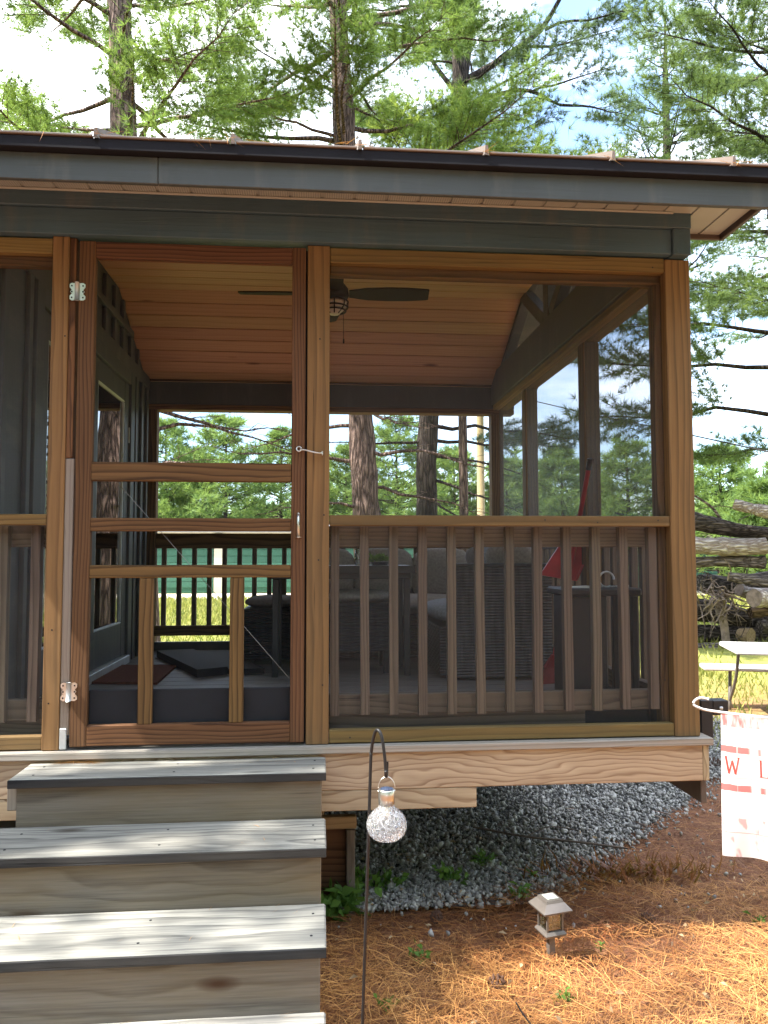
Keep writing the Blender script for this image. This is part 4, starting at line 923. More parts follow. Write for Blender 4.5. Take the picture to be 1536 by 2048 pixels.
for k, (ch, u0, wd) in enumerate(LET):
    m = MB()
    for (p, q, w) in strokes(ch):
        p2 = (u0+(p[0]-.5)*wd, .575+.115*p[1]); q2 = (u0+(q[0]-.5)*wd, .575+.115*q[1])
        ax, ay = (p2[0]*FW, p2[1]*FH), (q2[0]*FW, q2[1]*FH); dx, dy = ay[0]-ax[0], ay[1]-ax[1]; L = math.hypot(dx, dy)+1e-9
        hw = w*wd*FW*.5; ox, oy = -dy/L*hw, dx/L*hw; Vq = []
        for X_, Y_ in ((ax[0]-ox, ax[1]-oy), (ay[0]-ox, ay[1]-oy), (ay[0]+ox, ay[1]+oy), (ax[0]+ox, ax[1]+oy)):
            Vq.append(flag_pt(X_/FW, 1-Y_/FH-.0)+nrm*.0016)
        m.add(Vq, [(0, 1, 2, 3)])
    m.build('letter', 'flag_faded' if k in (1,) else 'flag_red', flag)
# bracket on the corner post, pine cone
bk_ = thing('post_bracket', 'black metal bracket fixed to the outer corner post', 'bracket', (2.63, .10, -.02))
bx('bracket_plate', 2.6105, 2.665, .07, .13, -.030, .135, 'black_plastic', bk_); bx('bracket_arm', 2.6655, 2.735, .07, .13, .070, .133, 'black_plastic', bk_); bx('bracket_bolt', 2.69, 2.706, .060, .0695, .095, .108, 'galvanised', bk_)
cone = MB(); cp = at(1428, 1553, 2.45)
for i in range(40):
    s = i/40; a = i*2.4; r = .038*math.sin(math.pi*(.15+.8*s)); x = cp[0]-.06+.12*s; 
    c_ = Vector((x, cp[1]+r*math.cos(a), GZ+.045+r*math.sin(a))); u_ = Vector((.35, math.cos(a), math.sin(a))).normalized(); s_ = u_.cross(Vector((1, 0, 0))).normalized()
    cone.hexa([c_-s_*.009, c_+s_*.009, c_+s_*.009+Vector((.006, 0, 0)), c_-s_*.009+Vector((.006, 0, 0))], [c_+u_*.014-s_*.006, c_+u_*.014+s_*.006, c_+u_*.014+s_*.006+Vector((.004, 0, 0)), c_+u_*.014-s_*.006+Vector((.004, 0, 0))])
tag(cone.build('pine_cone', 'cone_brown', None, origin=(cp[0], cp[1], GZ)), 'dark pine cone on the ground right of the deck', 'pine cone')
# ------------------------------------------------------------------ pine straw, leaves, weeds
def strips(P, D, L, w, bend, lift):
    """bent flat needles lying about: two quads each"""
    N = len(P); U = np.array([0, 0, 1.])
    S = np.cross(D, U); S /= np.linalg.norm(S, axis=1)[:, None]+1e-9
    B = S*bend[:, None]
    a = P; b = P+D*L[:, None]*.5+B*.5+U*lift[:, None]; c_ = P+D*L[:, None]+U*lift[:, None]*.4
    W_ = (S*.8+U*.35)*w[:, None]/2
    V = np.stack([a-W_, a+W_, b-W_, b+W_, c_], 1).reshape(-1, 3)
    T = (np.array([[0, 1, 3], [0, 3, 2], [2, 3, 4]])[None]+5*np.arange(N)[:, None, None]).reshape(-1, 3)
    return V, T
N = 100000
sx_ = .7+4.2*rng.random(N)**1.25; sy_ = -1.9+3.6*rng.random(N)
cl = rng.standard_normal((900, 2))*np.array([1.5, 1.0])+np.array([2.2, -.5]); pick = rng.integers(0, 900, N)
half_ = rng.random(N) < .55
sx_ = np.where(half_, cl[pick, 0]+.10*rng.standard_normal(N), sx_); sy_ = np.where(half_, cl[pick, 1]+.10*rng.standard_normal(N), sy_)
ok = ((sy_ < .42+.1*np.sin(4*sx_)) | (sx_ > gravel_right(sy_)+.02) | (rng.random(N) < .025)) & (sx_ > .72) & (sy_ < 2.6) & (sy_ > -2.2)
ok &= (sy_ < .45) | (rng.random(N) < .45)
sx_, sy_ = sx_[ok], sy_[ok]; N = len(sx_)
ang = rng.random(N)*2*np.pi; ang = np.where(rng.random(N) < .4, .3+.5*rng.standard_normal(N), ang)
D = np.stack([np.cos(ang), np.sin(ang), .10*rng.standard_normal(N)], 1)
hp = .03*np.maximum(0, np.sin(sx_*3.1+1)*np.sin(sy_*3.7+.5))*np.clip((np.hypot(sx_-1.889, sy_+.14)-.08)/.25, 0, 1)
P = np.stack([sx_, sy_, GZ+.012+hp+.022*rng.random(N)], 1)
V, T = strips(P, D, .07+.09*rng.random(N), .0010+.0013*rng.random(N), .02*rng.standard_normal(N), .010*rng.random(N))
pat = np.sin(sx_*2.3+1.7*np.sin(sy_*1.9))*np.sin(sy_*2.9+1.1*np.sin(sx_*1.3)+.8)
tn = np.repeat(np.clip(.40+.28*pat+.26*rng.standard_normal(N)-.18*(sy_ > .15), 0, 1), 5)  # tint lowered past the eave's shadow edge: shade put into the straw colour
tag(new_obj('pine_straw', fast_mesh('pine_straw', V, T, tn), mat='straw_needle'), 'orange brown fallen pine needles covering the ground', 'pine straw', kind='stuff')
N = 70; k_ = rng.integers(3, 9, N); px_ = np.array(xs)[k_]+rng.normal(0, .03, N)+np.where(rng.random(N) < .3, rng.uniform(-.2, .2, N), 0); P = np.stack([px_, np.full(N, -.43), 2.252+.004*rng.random(N)], 1)
D = np.stack([rng.normal(0, .7, N), -.25*rng.random(N), rng.normal(-.15, .25, N)], 1); D /= np.linalg.norm(D, axis=1)[:, None]; V, T = strips(P, D, .03+.05*rng.random(N), np.full(N, .0018), .006*rng.standard_normal(N), .004*rng.random(N))
tag(new_obj('eave_needles', fast_mesh('eave_needles', V, T, np.repeat(rng.random(N)*.6+.3, 5)), mat='straw_needle'), 'dry pine needles caught along the roof edge', 'pine needles', kind='stuff')
# loose needles on the treads
N = 170; tr_ = rng.integers(0, 4, N); px = []; 
for k in tr_:
    z, yb_, yf, yr, xl = ST[k]; px.append((xl+.05+(.9-xl)*rng.random(), yb_-.01-(yb_-yf-.03)*rng.random()**(2. if rng.random() < .7 else .8), z+.002))
for k in range(90): px.append((-.06+.17*rng.random(), -.038-.035*rng.random()**2, -.038))
N = len(px); P = np.array(px); ang = .3*rng.standard_normal(N)+np.where(rng.random(N) < .3, 1.2, 0); D = np.stack([np.cos(ang), np.sin(ang)*.35, np.zeros(N)], 1)
V, T = strips(P, D, .05+.05*rng.random(N), np.full(N, .0016), .006*rng.standard_normal(N), .003*rng.random(N))
tag(new_obj('tread_needles', fast_mesh('tread_needles', V, T, np.repeat(rng.random(N)*.6+.2, 5)), mat='straw_needle'), 'a few dry pine needles scattered on the treads', 'pine needles', kind='stuff')
# bits of leaf and pale chips
NB = 420; P = np.stack([.9+3.6*rng.random(NB), -1.4+2.6*rng.random(NB), np.full(NB, GZ+.045)], 1); V, T, tn = leaf_cloud(NB, (0, 0, 0), (0, 0, 0), .03, .014, .0, .3)
V = V+np.repeat(P, 4, axis=0); tag(new_obj('leaf_litter', fast_mesh('leaf_litter', V, T, tn), mat='cut_wood'), 'pale wood chips and leaf bits strewn over the straw', 'litter', kind='stuff')
weeds = [(1.373, -.054, .06, 26, 'bright green seedling in the straw left of the path light'), (1.288, .559, .10, 60, 'dark green weed at the gravel edge behind the hook pole'), (1.617, .62, .09, 50, 'leafy weed in the gravel between hook pole and path light'),
         (1.82, .80, .08, 36, 'dim weed further back in the gravel under the deck'), (1.08, .36, .13, 110, 'bushy weed clump beside the steps'), (1.90, .42, .07, 34, 'green weed just behind the path light'), (1.845, -.40, .05, 22, 'yellow green seedling in front of the path light'),
         (1.214, -.38, .06, 22, 'small seedling near the base of the hook pole'), (2.11, -.04, .035, 12, 'tiny sprout in the shadow of the path light'), (2.87, .10, .05, 16, 'small sprout in the straw below the flag'), (2.02, .62, .06, 26, 'low weed at the gravel edge right of the path light'), (1.17, .62, .09, 60, 'dark weed in the gravel beside the prop post')]
for x, y, h, n_, lb_ in weeds:
    V, T, tn = leaf_cloud(n_, (0, 0, h*.35), (h*.35, h*.35, h*.2), h*.6, h*.26, .35, .5)
    w_ = thing('weed', lb_, 'weed', (x, y, GZ+.01), group='green weeds around the porch'); new_obj('leaves', fast_mesh('leaves', V, T, tn), w_, WM[w_].copy(), 'weed_leaf')
    m = MB()
    for i in range(3): a = i*2.1; m.tube([(x, y, GZ), (x+h*.25*math.cos(a), y+h*.25*math.sin(a), GZ+h*.8)], .0018, 5)
    m.build('stem', 'pot_green', w_)
dc = thing('dry_fern', 'dead reddish brown fern clump at the gravel edge', 'fern', (2.45, .62, GZ)); N = 420
a = rng.random(N)*2*np.pi; el = .35+.5*rng.random(N); D = np.stack([np.cos(a)*np.cos(el), np.sin(a)*np.cos(el)*.7, np.sin(el)], 1)
P = np.stack([.22*rng.standard_normal(N), .05*rng.standard_normal(N), .02*rng.random(N)], 1); V, T = strips(P, D, .06+.11*rng.random(N), .006+.006*rng.random(N), .03*rng.standard_normal(N), .01*rng.random(N))
new_obj('fronds', fast_mesh('fronds', V, T, np.repeat(rng.random(N), 5)), dc, Matrix.Translation((2.45, .62, GZ+.01)), 'dry_frond')
tw = MB(); tw.tube(smooth_path([(1.85, 1.25, GZ+.06), (2.1, 1.05, GZ+.07), (2.35, .98, GZ+.06), (2.62, .88, GZ+.05)], 5), [.006]*15+[.003], 6); tw.tube(smooth_path([(2.1, 1.05, GZ+.07), (2.25, 1.13, GZ+.09), (2.42, 1.12, GZ+.07)], 4), .003, 5)
tag(tw.build('fallen_twig', 'twig_gray', None, True, origin=(2.2, 1.05, GZ)), 'thin dark twig lying across the gravel', 'twig')
tw = MB(); tw.tube(smooth_path([(1.70, -.62, GZ+.03), (1.665, -.52, GZ+.05), (1.655, -.45, GZ+.055)], 5), .003, 6)
tag(tw.build('fallen_twig', 'black_metal', None, True, origin=(1.68, -.5, GZ)), 'short black stick in the straw at the bottom edge', 'twig')

for i, (x, y, a, lb_) in enumerate(((1.62, -.30, .4, 'small brown cone in the straw left of the black stick'), (2.38, .12, 2.2, 'small brown cone in the straw right of the path light'), (1.48, .22, 1.1, 'small brown cone near the gravel edge left of the path light'))):
    cn_ = MB()
    for q in range(34):
        sq_ = q/34; an = q*2.4; r = .020*math.sin(math.pi*(.15+.8*sq_)); ax = Vector((math.cos(a), math.sin(a), 0)); pe = Vector((-math.sin(a), math.cos(a), 0))
        c_ = Vector((x, y, GZ+.045))+ax*(-.03+.06*sq_)+pe*r*math.cos(an)+Vector((0, 0, r*math.sin(an))); u_ = (ax*.4+pe*math.cos(an)+Vector((0, 0, math.sin(an)))).normalized(); s_ = u_.cross(ax).normalized()
        cn_.hexa([c_-s_*.006, c_+s_*.006, c_+s_*.006+ax*.004, c_-s_*.006+ax*.004], [c_+u_*.009-s_*.004, c_+u_*.009+s_*.004, c_+u_*.009+s_*.004+ax*.003, c_+u_*.009-s_*.004+ax*.003])
    tag(cn_.build('pine_cone', 'cone_brown', None, origin=(x, y, GZ)), lb_, 'pine cone', 'pine cones on the ground')
# grass of the yard
N = 60000; gx_ = -9+30*rng.random(N); gy_ = 5.+20*rng.random(N)**.8
n2 = 9000; gx_ = np.concatenate([gx_, 4+6*rng.random(n2)]); gy_ = np.concatenate([gy_, 2.8+4.5*rng.random(n2)]); N += n2
dens = .5+.5*np.sin(gx_*1.3+.6*np.sin(gy_))*np.sin(gy_*.9+1.); kp = rng.random(N) < np.where(gy_ < 10, dens*.8, 1.); gx_, gy_ = gx_[kp], gy_[kp]; N = len(gx_)
a = rng.random(N)*2*np.pi; h = (.05+.06*rng.random(N))*(1+gy_*.05); w_ = .006+gy_*.0012
B = np.stack([gx_, gy_, np.full(N, GZ-.005)], 1); S = np.stack([np.cos(a), np.sin(a), 0*a], 1)*w_[:, None]; Tp = B+np.stack([.5*h*np.cos(a*3), .5*h*np.sin(a*3), h], 1)
V = np.stack([B-S, B+S, Tp], 1).reshape(-1, 3); T = np.arange(3*N).reshape(-1, 3)
tag(new_obj('grass', fast_mesh('grass', V, T, np.repeat(rng.random(N), 3)), mat='grass_blade'), 'sunlit yellow green lawn beyond the porch', 'grass', kind='stuff')

# ------------------------------------------------------------------ picnic table and log pile on the right
pt = thing('picnic_table', 'white plastic folding picnic table at the right edge', 'picnic table', (5.05, 4.45, GZ), math.radians(-17))
def pc(name, x0, x1, y0, y1, z0, z1, mat):
    me = cham_box(x1-x0, y1-y0, z1-z0, .012).copy(); me.materials.append(MATS[mat]); return new_obj(name, me, pt, WM[pt] @ Matrix.Translation(((x0+x1)/2, (y0+y1)/2, (z0+z1)/2)), None)
pc('tabletop', 0, 1.8, -.75, .0, .675, .72, 'white_plastic'); pc('bench_seat', -.13, 1.75, .10, .36, .405, .45, 'white_plastic'); pc('bench_seat', .45, 1.75, -1.12, -.86, .405, .45, 'white_plastic')
for x, sg in ((.15, 1), (1.5, 1), (.75, -1), (1.5, -1)):
    if True:
        yc = -.38; m = MB(); m.tube(smooth_path([(x, yc+sg*.61, .405), (x-.01, yc+sg*.58, .30), (x-.03, yc+sg*.52, .10), (x-.03, yc+sg*.54, .0)], 5), .018, 8); m.tube(smooth_path([(x, yc+sg*.2, .675), (x, yc+sg*.36, .36), (x-.03, yc+sg*.52, .10)], 5), .016, 8)
        me = bpy.data.meshes.new('leg'); me.from_pydata(m.v, [], m.f); me.update(); new_obj('leg', me, pt, WM[pt].copy(), 'path_plastic')
def log(pts, r, mat, label, seed, n=14, endmat='cut_wood', group='logs in the pile'):
    """bark-covered log with sawn end faces; pts are points of its axis"""
    r_ = np.random.default_rng(seed); P = smooth_path(np.array(pts, float), 5); K = len(P)
    R = np.interp(np.linspace(0, 1, K), [0, 1], r)*(1+.05*r_.standard_normal(K)); V, Fc = tube(P, R, n); V = V+.02*R.mean()*r_.standard_normal(V.shape)*2
    o0 = P.mean(0); t_ = thing('log', label, 'log', tuple(o0), group=group)
    m = MB(); m.add(V, Fc); m.build('bark', mat, t_, True, origin=o0)
    for e, dr in ((0, P[0]-P[1]), (-1, P[-1]-P[-2])):
        dr = dr/np.linalg.norm(dr); ring = V[:n] if e == 0 else V[-n:]; c_ = ring.mean(0)+dr*.004
        q = MB(); q.add([*(ring*.98+c_*.02+dr*.003), c_], [(i, (i+1) % n, n) for i in range(n)]); q.build('cut_face', endmat, t_, origin=c_)
LY = 10.2
def A_(u, v, y=LY): return at(u, v, y)
log([A_(1330, 1030), A_(1391, 1043), A_(1470, 1060), A_(1580, 1073)], (.19, .11), 'log_dark', 'dark tapering log on top of the pile', 1)
log([A_(1468, 1008, 9.8), A_(1536, 1024, 9.5), A_(1640, 1040, 9.2)], (.095, .115), 'bark_pale_sunlit', 'slim pale log jutting left over the top of the pile', 2)
log([A_(1340, 1092, 9.9), A_(1392, 1091, 9.9), A_(1460, 1094, 9.9), A_(1531, 1093, 9.8)], (.155, .155), 'bark_pale_sunlit', 'pale barked log in the upper pile, sunlight put into its bark colour', 3)
log([A_(1340, 1127, 10.0), A_(1392, 1125, 10), A_(1460, 1122, 10), A_(1528, 1125, 9.9)], (.085, .11), 'bark_log', 'slim grey log under the pale barked one', 4)
log([A_(1457, 1153, 9.7), A_(1500, 1160, 9.6), A_(1600, 1174, 9.4)], (.085, .095), 'bark_log', 'thin log with its cut end above the roots', 5)
log([A_(1508, 1196, 9.3), A_(1560, 1200, 9.6), A_(1640, 1204, 10.)], (.15, .15), 'bark_pale_sunlit', 'thick log with a round sawn end facing left', 6, endmat='root_pale')
log([A_(1478, 1180, 10.0), A_(1510, 1188, 10.1), A_(1580, 1190, 10.4)], (.11, .12), 'bark_pale_sunlit', 'pale log behind the round sawn end', 7, endmat='root_pale')
log([A_(1500, 1226, 9.7), A_(1540, 1222, 9.7), A_(1620, 1222, 9.8)], (.10, .11), 'log_red', 'reddish log below the round sawn end', 8, endmat='log_red')
log([A_(1360, 1296, 9.9), A_(1400, 1294, 9.9), A_(1463, 1293, 9.9)], (.075, .07), 'bark_log', 'grey timber lying at the foot of the pile', 9)
log([A_(1478, 1268, 10.1), A_(1502, 1272, 9.9)], (.11, .14), 'cut_wood', 'short split brown block at the foot of the pile', 10)
log([A_(1400, 1165, 10.5), A_(1480, 1170, 10.6), A_(1600, 1150, 10.8)], (.16, .18), 'log_dark', 'dark log deep in the middle of the pile', 11, endmat='log_dark')
log([A_(1350, 1215, 10.6), A_(1430, 1225, 10.7), A_(1600, 1262, 10.8)], (.20, .20), 'log_dark', 'dark log deep behind the tangled roots', 12, endmat='log_dark')
log([A_(1340, 1265, 10.6), A_(1440, 1270, 10.7), A_(1600, 1272, 10.6)], (.17, .19), 'log_dark', 'dark log low at the back of the pile', 13, endmat='log_dark')
log([A_(1520, 1255, 10.1), A_(1600, 1250, 10.1)], (.12, .12), 'bark_log', 'short log low at the right frame edge', 14, endmat='bark_log')
m = MB(); m.tube(smooth_path([A_(1380, 985), A_(1392, 993), A_(1424, 1015), A_(1445, 1045), A_(1463, 1073)], 5), np.linspace(.016, .034, 21), 7)
tag(m.build('dead_branch', 'bark_log', None, True, origin=A_(1463, 1073)), 'bare dead branch rising left from the top log', 'branch')
m = MB(); m.tube(smooth_path([A_(1395, 1018), A_(1440, 1012), A_(1490, 1022), A_(1540, 1040)], 5), .008, 6); m.tube(smooth_path([A_(1478, 1040), A_(1500, 1030), A_(1530, 1018)], 5), .008, 6)
tag(m.build('dead_branch', 'twig_gray', None, True, origin=A_(1490, 1022)), 'thin dark twigs arching over the top log', 'branch')
rt = thing('root_ball', 'upturned stump with tangled pale roots in the log pile', 'stump', tuple(A_(1445, 1288)))
m = MB(); m.tube(smooth_path([A_(1452, 1285, 9.8), A_(1448, 1250, 9.8), A_(1440, 1215, 9.8), A_(1446, 1190, 9.9)], 5), [.07]*8+[.085]*8, 9); m.build('stump', 'root_pale', rt, True)
r_ = np.random.default_rng(5); m = MB()
for i in range(50):
    u0, v0 = 1440+18*r_.standard_normal(), 1195+10*r_.standard_normal(); a = r_.uniform(0, 2*np.pi) if i < 30 else r_.uniform(.3, 2.8); L = r_.uniform(20, 75)
    ctl = [A_(u0+L*s*math.cos(a)+6*r_.standard_normal()*(s > 0), v0+L*s*math.sin(a)*1.1+6*r_.standard_normal()*(s > 0), 9.75+.2*r_.standard_normal()) for s in (0, .35, .7, 1)]
    m.tube(smooth_path(ctl, 4), np.linspace(r_.uniform(.010, .026), .004, 13), 5)
m.build('roots', 'root_pale', rt, True)
m = MB()
for i in range(45):
    u0, v0 = r_.uniform(1370, 1540), r_.uniform(1120, 1285); a = r_.normal(1.3, .7); L = r_.uniform(15, 60)
    ctl = [A_(u0+L*s*math.cos(a)+5*r_.standard_normal(), v0+L*s*math.sin(a)+5*r_.standard_normal(), 10.1+.25*r_.standard_normal()) for s in (0, .5, 1)]
    m.tube(smooth_path(ctl, 3), np.linspace(.010, .004, 7), 4)
tag(m.build('brush_twigs', 'twig_gray', None, True), 'brown twigs and brush stuffed between the logs', 'brush', kind='stuff')

# ------------------------------------------------------------------ storage building beyond the lawn
sbd = thing('storage_building', 'long green roller-door storage building beyond the lawn', 'building', (2, 31.6, GZ))
MB().box(-14, 26, 30.2, 36, GZ, 1.75).build('wall', 'building_cream', sbd)
MB().hexa([(-14.3, 29.9, 1.751), (26.3, 29.9, 1.751), (26.3, 36.3, 1.751), (-14.3, 36.3, 1.751)], [(-14.3, 29.9, 1.85), (26.3, 29.9, 1.85), (26.3, 33, 2.25), (-14.3, 33, 2.25)]).build('roof', 'building_roof', sbd)
x = -13.2; k = 0
while x < 25:
    w_ = 3.0
    d_ = bx('roller_door', x, x+w_, 30.13, 30.198, GZ+.03, 1.35, 'building_green', sbd)
    for z in np.arange(GZ+.25, 1.3, .27): bx('door_slat', x+.01, x+w_-.01, 30.105, 30.1295, z, z+.235, 'building_green', d_)
    bx('door_column', x+w_+.02, x+w_+.36, 30.08, 30.199, GZ, 1.70, 'building_cream', sbd); x += w_+.38

# ------------------------------------------------------------------ pines
def needles(P, D, n_, ln, wd, spread, r_):
    """P, D: tuft bases and directions -> needle triangles"""
    N = len(P); d = D[:, None]*1.0+spread*r_.standard_normal((N, n_, 3)); d[..., 2] += .12; d /= np.linalg.norm(d, axis=2)[..., None]
    s = np.cross(d, r_.standard_normal((N, n_, 3))); s /= np.linalg.norm(s, axis=2)[..., None]+1e-9
    l_ = ln*(.65+.6*r_.random((N, n_, 1))); b = P[:, None]+d*l_*.05; V = np.stack([b-s*wd/2, b+s*wd/2, P[:, None]+d*l_], 2).reshape(-1, 3)
    return V, np.arange(len(V)).reshape(-1, 3)
def grow_branch(p0, az, L, el, curl, r_, out, tufts, tl, dens, dead=False, r0=None, side=.55):
    K = 8; s = np.linspace(0, 1, K); azs = az+.35*r_.standard_normal()*s+.08*np.cumsum(r_.standard_normal(K))
    step = L/(K-1); sl = np.tan(el)+curl*s; P = [np.array(p0)]
    for i in range(1, K):
        d = np.array([math.cos(azs[i]), math.sin(azs[i]), sl[i]+.12*r_.standard_normal()]); P.append(P[-1]+d/np.linalg.norm(d)*step)
    P = np.array(P); R = np.linspace(r0 or .012+.011*L, .004, K); out.append((P, R, 5))
    nt = max(3, int(L*dens)); 
    for q in np.linspace(.2 if dead else .36, 1., nt):
        i = min(K-2, int(q*(K-1))); f = q*(K-1)-i; b = P[i]*(1-f)+P[i+1]*f; dr = P[i+1]-P[i]; dr /= np.linalg.norm(dr)
        for sg in (-1, 1):
            if r_.random() < .15: continue
            sd = np.cross(dr, [0, 0, 1.]); sd /= np.linalg.norm(sd)+1e-9
            d = dr*.65+sd*sg*(.55+.35*r_.random())+np.array([0, 0, .10+.16*r_.standard_normal()]); d /= np.linalg.norm(d)
            l_ = side*L*(1.05-.75*q)*(.5+.7*r_.random())*.6+.18
            e = b+d*l_+np.array([0, 0, .06*l_*r_.standard_normal()]); out.append((np.array([b, (b+e)/2+.03*r_.standard_normal(3), e]), np.array([.006, .0045, .003]), 4))
            if dead: continue
            m_ = max(2, int(l_/tl))
            for k in range(m_):
                w = .28+.72*(k+1)/m_; pp = b+(e-b)*w; dd = d*.8+.5*r_.standard_normal(3); dd /= np.linalg.norm(dd); tufts.append((pp, dd))
                if r_.random() < .55:
                    d3 = d*.4+np.cross(d, [0, 0, 1.])*r_.choice([-1, 1])*.8+np.array([0, 0, .15]); e3 = pp+d3*(.10+.16*r_.random()); tufts.append((e3, d3/np.linalg.norm(d3)))
    if not dead: tufts.append((P[-1], (P[-1]-P[-2])/np.linalg.norm(P[-1]-P[-2])))
def merge_tubes(out):
    VV, TT, k = [], [], 0
    for P, R, n_ in out:
        v, f = tube(P, R, n_); VV.append(v); f = np.array(f)+k; TT.append(f); k += len(v)
    return np.concatenate(VV), np.concatenate(TT)
def pine(label, axis, radii, whorls, needle_mat, bark_mat, seed, name='pine_tree', nlen=.165, nwid=.0088, nn=21, spread=.62, tl=.09, dens=6., forks=(), deads=(), group='pines around the porch', extra=(), tips=None):
    """axis: trunk centreline points; whorls: (z0, z1, step, count, length(z-fraction)->L, elevation, curl)"""
    r_ = np.random.default_rng(seed); A = smooth_path(axis, 6); R = np.interp(np.linspace(0, 1, len(A)), np.linspace(0, 1, len(radii)), radii)
    R = R*(1+.03*r_.standard_normal(len(R))); base = A[0]
    t_ = thing(name, label, 'tree', tuple(base), group=group)
    n_ = 18; v, f = tube(A, R, n_); v = v+(.012*r_.standard_normal(v.shape))*(R.mean()/.2)
    m = MB(); m.add(v, f); m.build('trunk', bark_mat, t_, True, origin=base)
    out, tufts = [], []
    cz = lambda z: np.array([np.interp(z, A[:, 2], A[:, 0]), np.interp(z, A[:, 2], A[:, 1]), z])
    for fk in forks: out.append((smooth_path(fk[0], 5), np.linspace(fk[1], fk[2], 5*(len(fk[0])-1)+1), 9))
    for (z0, z1, st, cnt, Lf, el, curl) in whorls:
        z = z0
        while z < z1:
            fr = (z-z0)/max(1e-6, z1-z0); a0_ = r_.uniform(0, 6.28)
            for k in range(cnt):
                L = Lf(fr)*(.65+.6*r_.random())
                if L > .15: grow_branch(cz(z+.12*r_.standard_normal()), a0_+k*6.283/cnt+.5*r_.standard_normal(), L, el+.12*r_.standard_normal(), curl, r_, out, tufts, tl, dens)
            z += st*(.8+.4*r_.random())
    for (p0, az, L, el, curl) in extra: grow_branch(p0, az, L, el, curl, r_, out, tufts, tl, dens)
    for (z, az, L, el) in deads: grow_branch(cz(z), az, L, el, -.15, r_, out, tufts, tl, 3.2, dead=True)
    if tips: tufts.append((np.array(tips), np.array([0, 0, 1.])))
    V, T = merge_tubes(out); new_obj('limbs', fast_mesh('limbs', V-base, T, smooth=True), t_, Matrix.Translation(base), bark_mat)['kind'] = 'stuff'
    if tufts:
        P = np.array([p for p, d in tufts]); D = np.array([d for p, d in tufts]); V, T = needles(P, D, nn, nlen, nwid, spread, r_)
        tn = np.repeat(np.clip(.45+.25*r_.standard_normal(len(P)), 0, 1), nn*3); new_obj('crown', fast_mesh('crown', V-base, T, tn), t_, Matrix.Translation(base), needle_mat)
    return len(tufts)*nn
TRI = 0
# left tall pine behind the cabin roof
y1 = 8.5; b0, b1, b2 = at(256, 600, y1), at(248, 280, y1), at(238, 0, y1)
d1 = (b2-b1)/(b2[2]-b1[2])
foot = b1+d1*(GZ-.05-b1[2]); topp = b1+d1*(14-b1[2])
TRI += pine('tall reddish-barked pine rising behind the left of the roof', [foot, b0, b1, b2, topp], (.27, .22, .19, .17, .05), [(5.6, 10.2, .60, 3, lambda f: 2.7, .05, .25), (10.4, 13.6, 1.1, 3, lambda f: 1.6*(1-f)+.5, .2, .4)], 'needles_white_pine', 'bark_pine', 11, deads=[(2.2, 5.5, 2.0, -.05), (3.0, .2, 2.6, -.1), (2.6, .6, 2.4, .05)])
# pine in the middle (trunk seen through the back screen)
y2 = 10.
c0, c1, c2, c3 = at(733, 1030, y2), at(720, 830, y2), at(690, 300, y2), at(675, 0, y2); foot = c0+(c0-c1)/(c0[2]-c1[2])*(GZ-.05-c0[2])*1.; foot = c0+(c1-c0)/(c1[2]-c0[2])*(GZ-.05-c0[2])
dd = (c3-c2)/(c3[2]-c2[2]); TRI += pine('stout pine behind the middle of the roof, seen through the back screen', [foot, c0, c1, c2, c3, c3+dd*4.5], (.29, .24, .22, .19, .15, .05), [(6.4, 10.9, .48, 3, lambda f: 3.0, .0, .22), (11.2, 14.5, 1.1, 3, lambda f: 1.8*(1-f)+.5, .15, .4)], 'needles_white_pine', 'bark_pine', 12,
     deads=[(1.6, 3.5, 1.8, .02), (1.9, 6.2, 2.2, -.12), (2.35, 3.3, 2.5, .08), (2.6, 5.9, 2.6, -.2), (3.0, 2.9, 2.6, .0), (1.2, 2.9, 1.6, .25), (3.3, 5.2, 2.5, -.25), (1.3, .2, 1.8, -.15)])
# forked dark pine
y3 = 13.
c0, c1, c2 = at(853, 1030, y3), at(858, 830, y3), at(918, 210, y3); foot = c0+(c1-c0)/(c1[2]-c0[2])*(GZ-.05-c0[2]); fA, fB = at(908, 0, y3), at(948, 0, y3)
TRI += pine('dark forked pine right of the stout one', [foot, c0, c1, c2, fA, fA+(0, 0, 4)], (.27, .22, .21, .17, .12, .03), [(7.4, 13.2, .62, 2, lambda f: 2.7, .05, .25), (13.6, 16.6, 1.1, 3, lambda f: 1.9*(1-f)+.6, .15, .4)], 'needles_blue', 'bark_dark', 13,
     forks=[([c2, at(935, 100, y3), fB, fB+(.3, 0, 2.5)], .13, .04), ([at(925, 165, y3), at(1000, 120, y3), at(1080, 60, y3-.5), at(1130, -20, y3-1)], .085, .04), ([at(915, 190, y3), at(870, 130, y3), at(830, 60, y3)], .06, .03), ([at(920, 215, y3), at(1040, 180, y3-.5), at(1120, 210, y3-1)], .06, .025)],
     extra=[(at(1040, 95, y3), .1, 2.4, .1, .2), (at(1090, 60, y3-.5), -.4, 2.2, .0, .3), (at(1120, 210, y3-1), .2, 1.9, .0, .2), (at(840, 80, y3), 3.0, 2.2, .1, .3), (at(1060, 185, y3-.6), -.9, 1.8, -.05, .2), (at(858, 850, y3), -.05, 3.6, .0, -.05), (at(858, 880, y3), .25, 3.0, -.05, .0)],
     deads=[(1.6, .3, 2.2, -.25), (2.4, 5.8, 2.4, -.3), (2.9, .1, 2.6, -.2), (3.2, 3.5, 2.4, .0), (2.0, 5.2, 2.0, -.3)])
# low bright young white pine just over the roof line
TRI += pine('bright young white pine showing over the roof edge', [(3.95, 12.3, GZ), (3.9, 12.3, 5), (3.85, 12.3, 9.75)], (.11, .08, .015), [(7.0, 9.7, .24, 5, lambda f: 2.7*(1-f)**.5+.2, .02, .2)], 'needles_bright', 'bark_pine', 14, nlen=.16, nwid=.010, nn=18, tl=.10, dens=4.2)
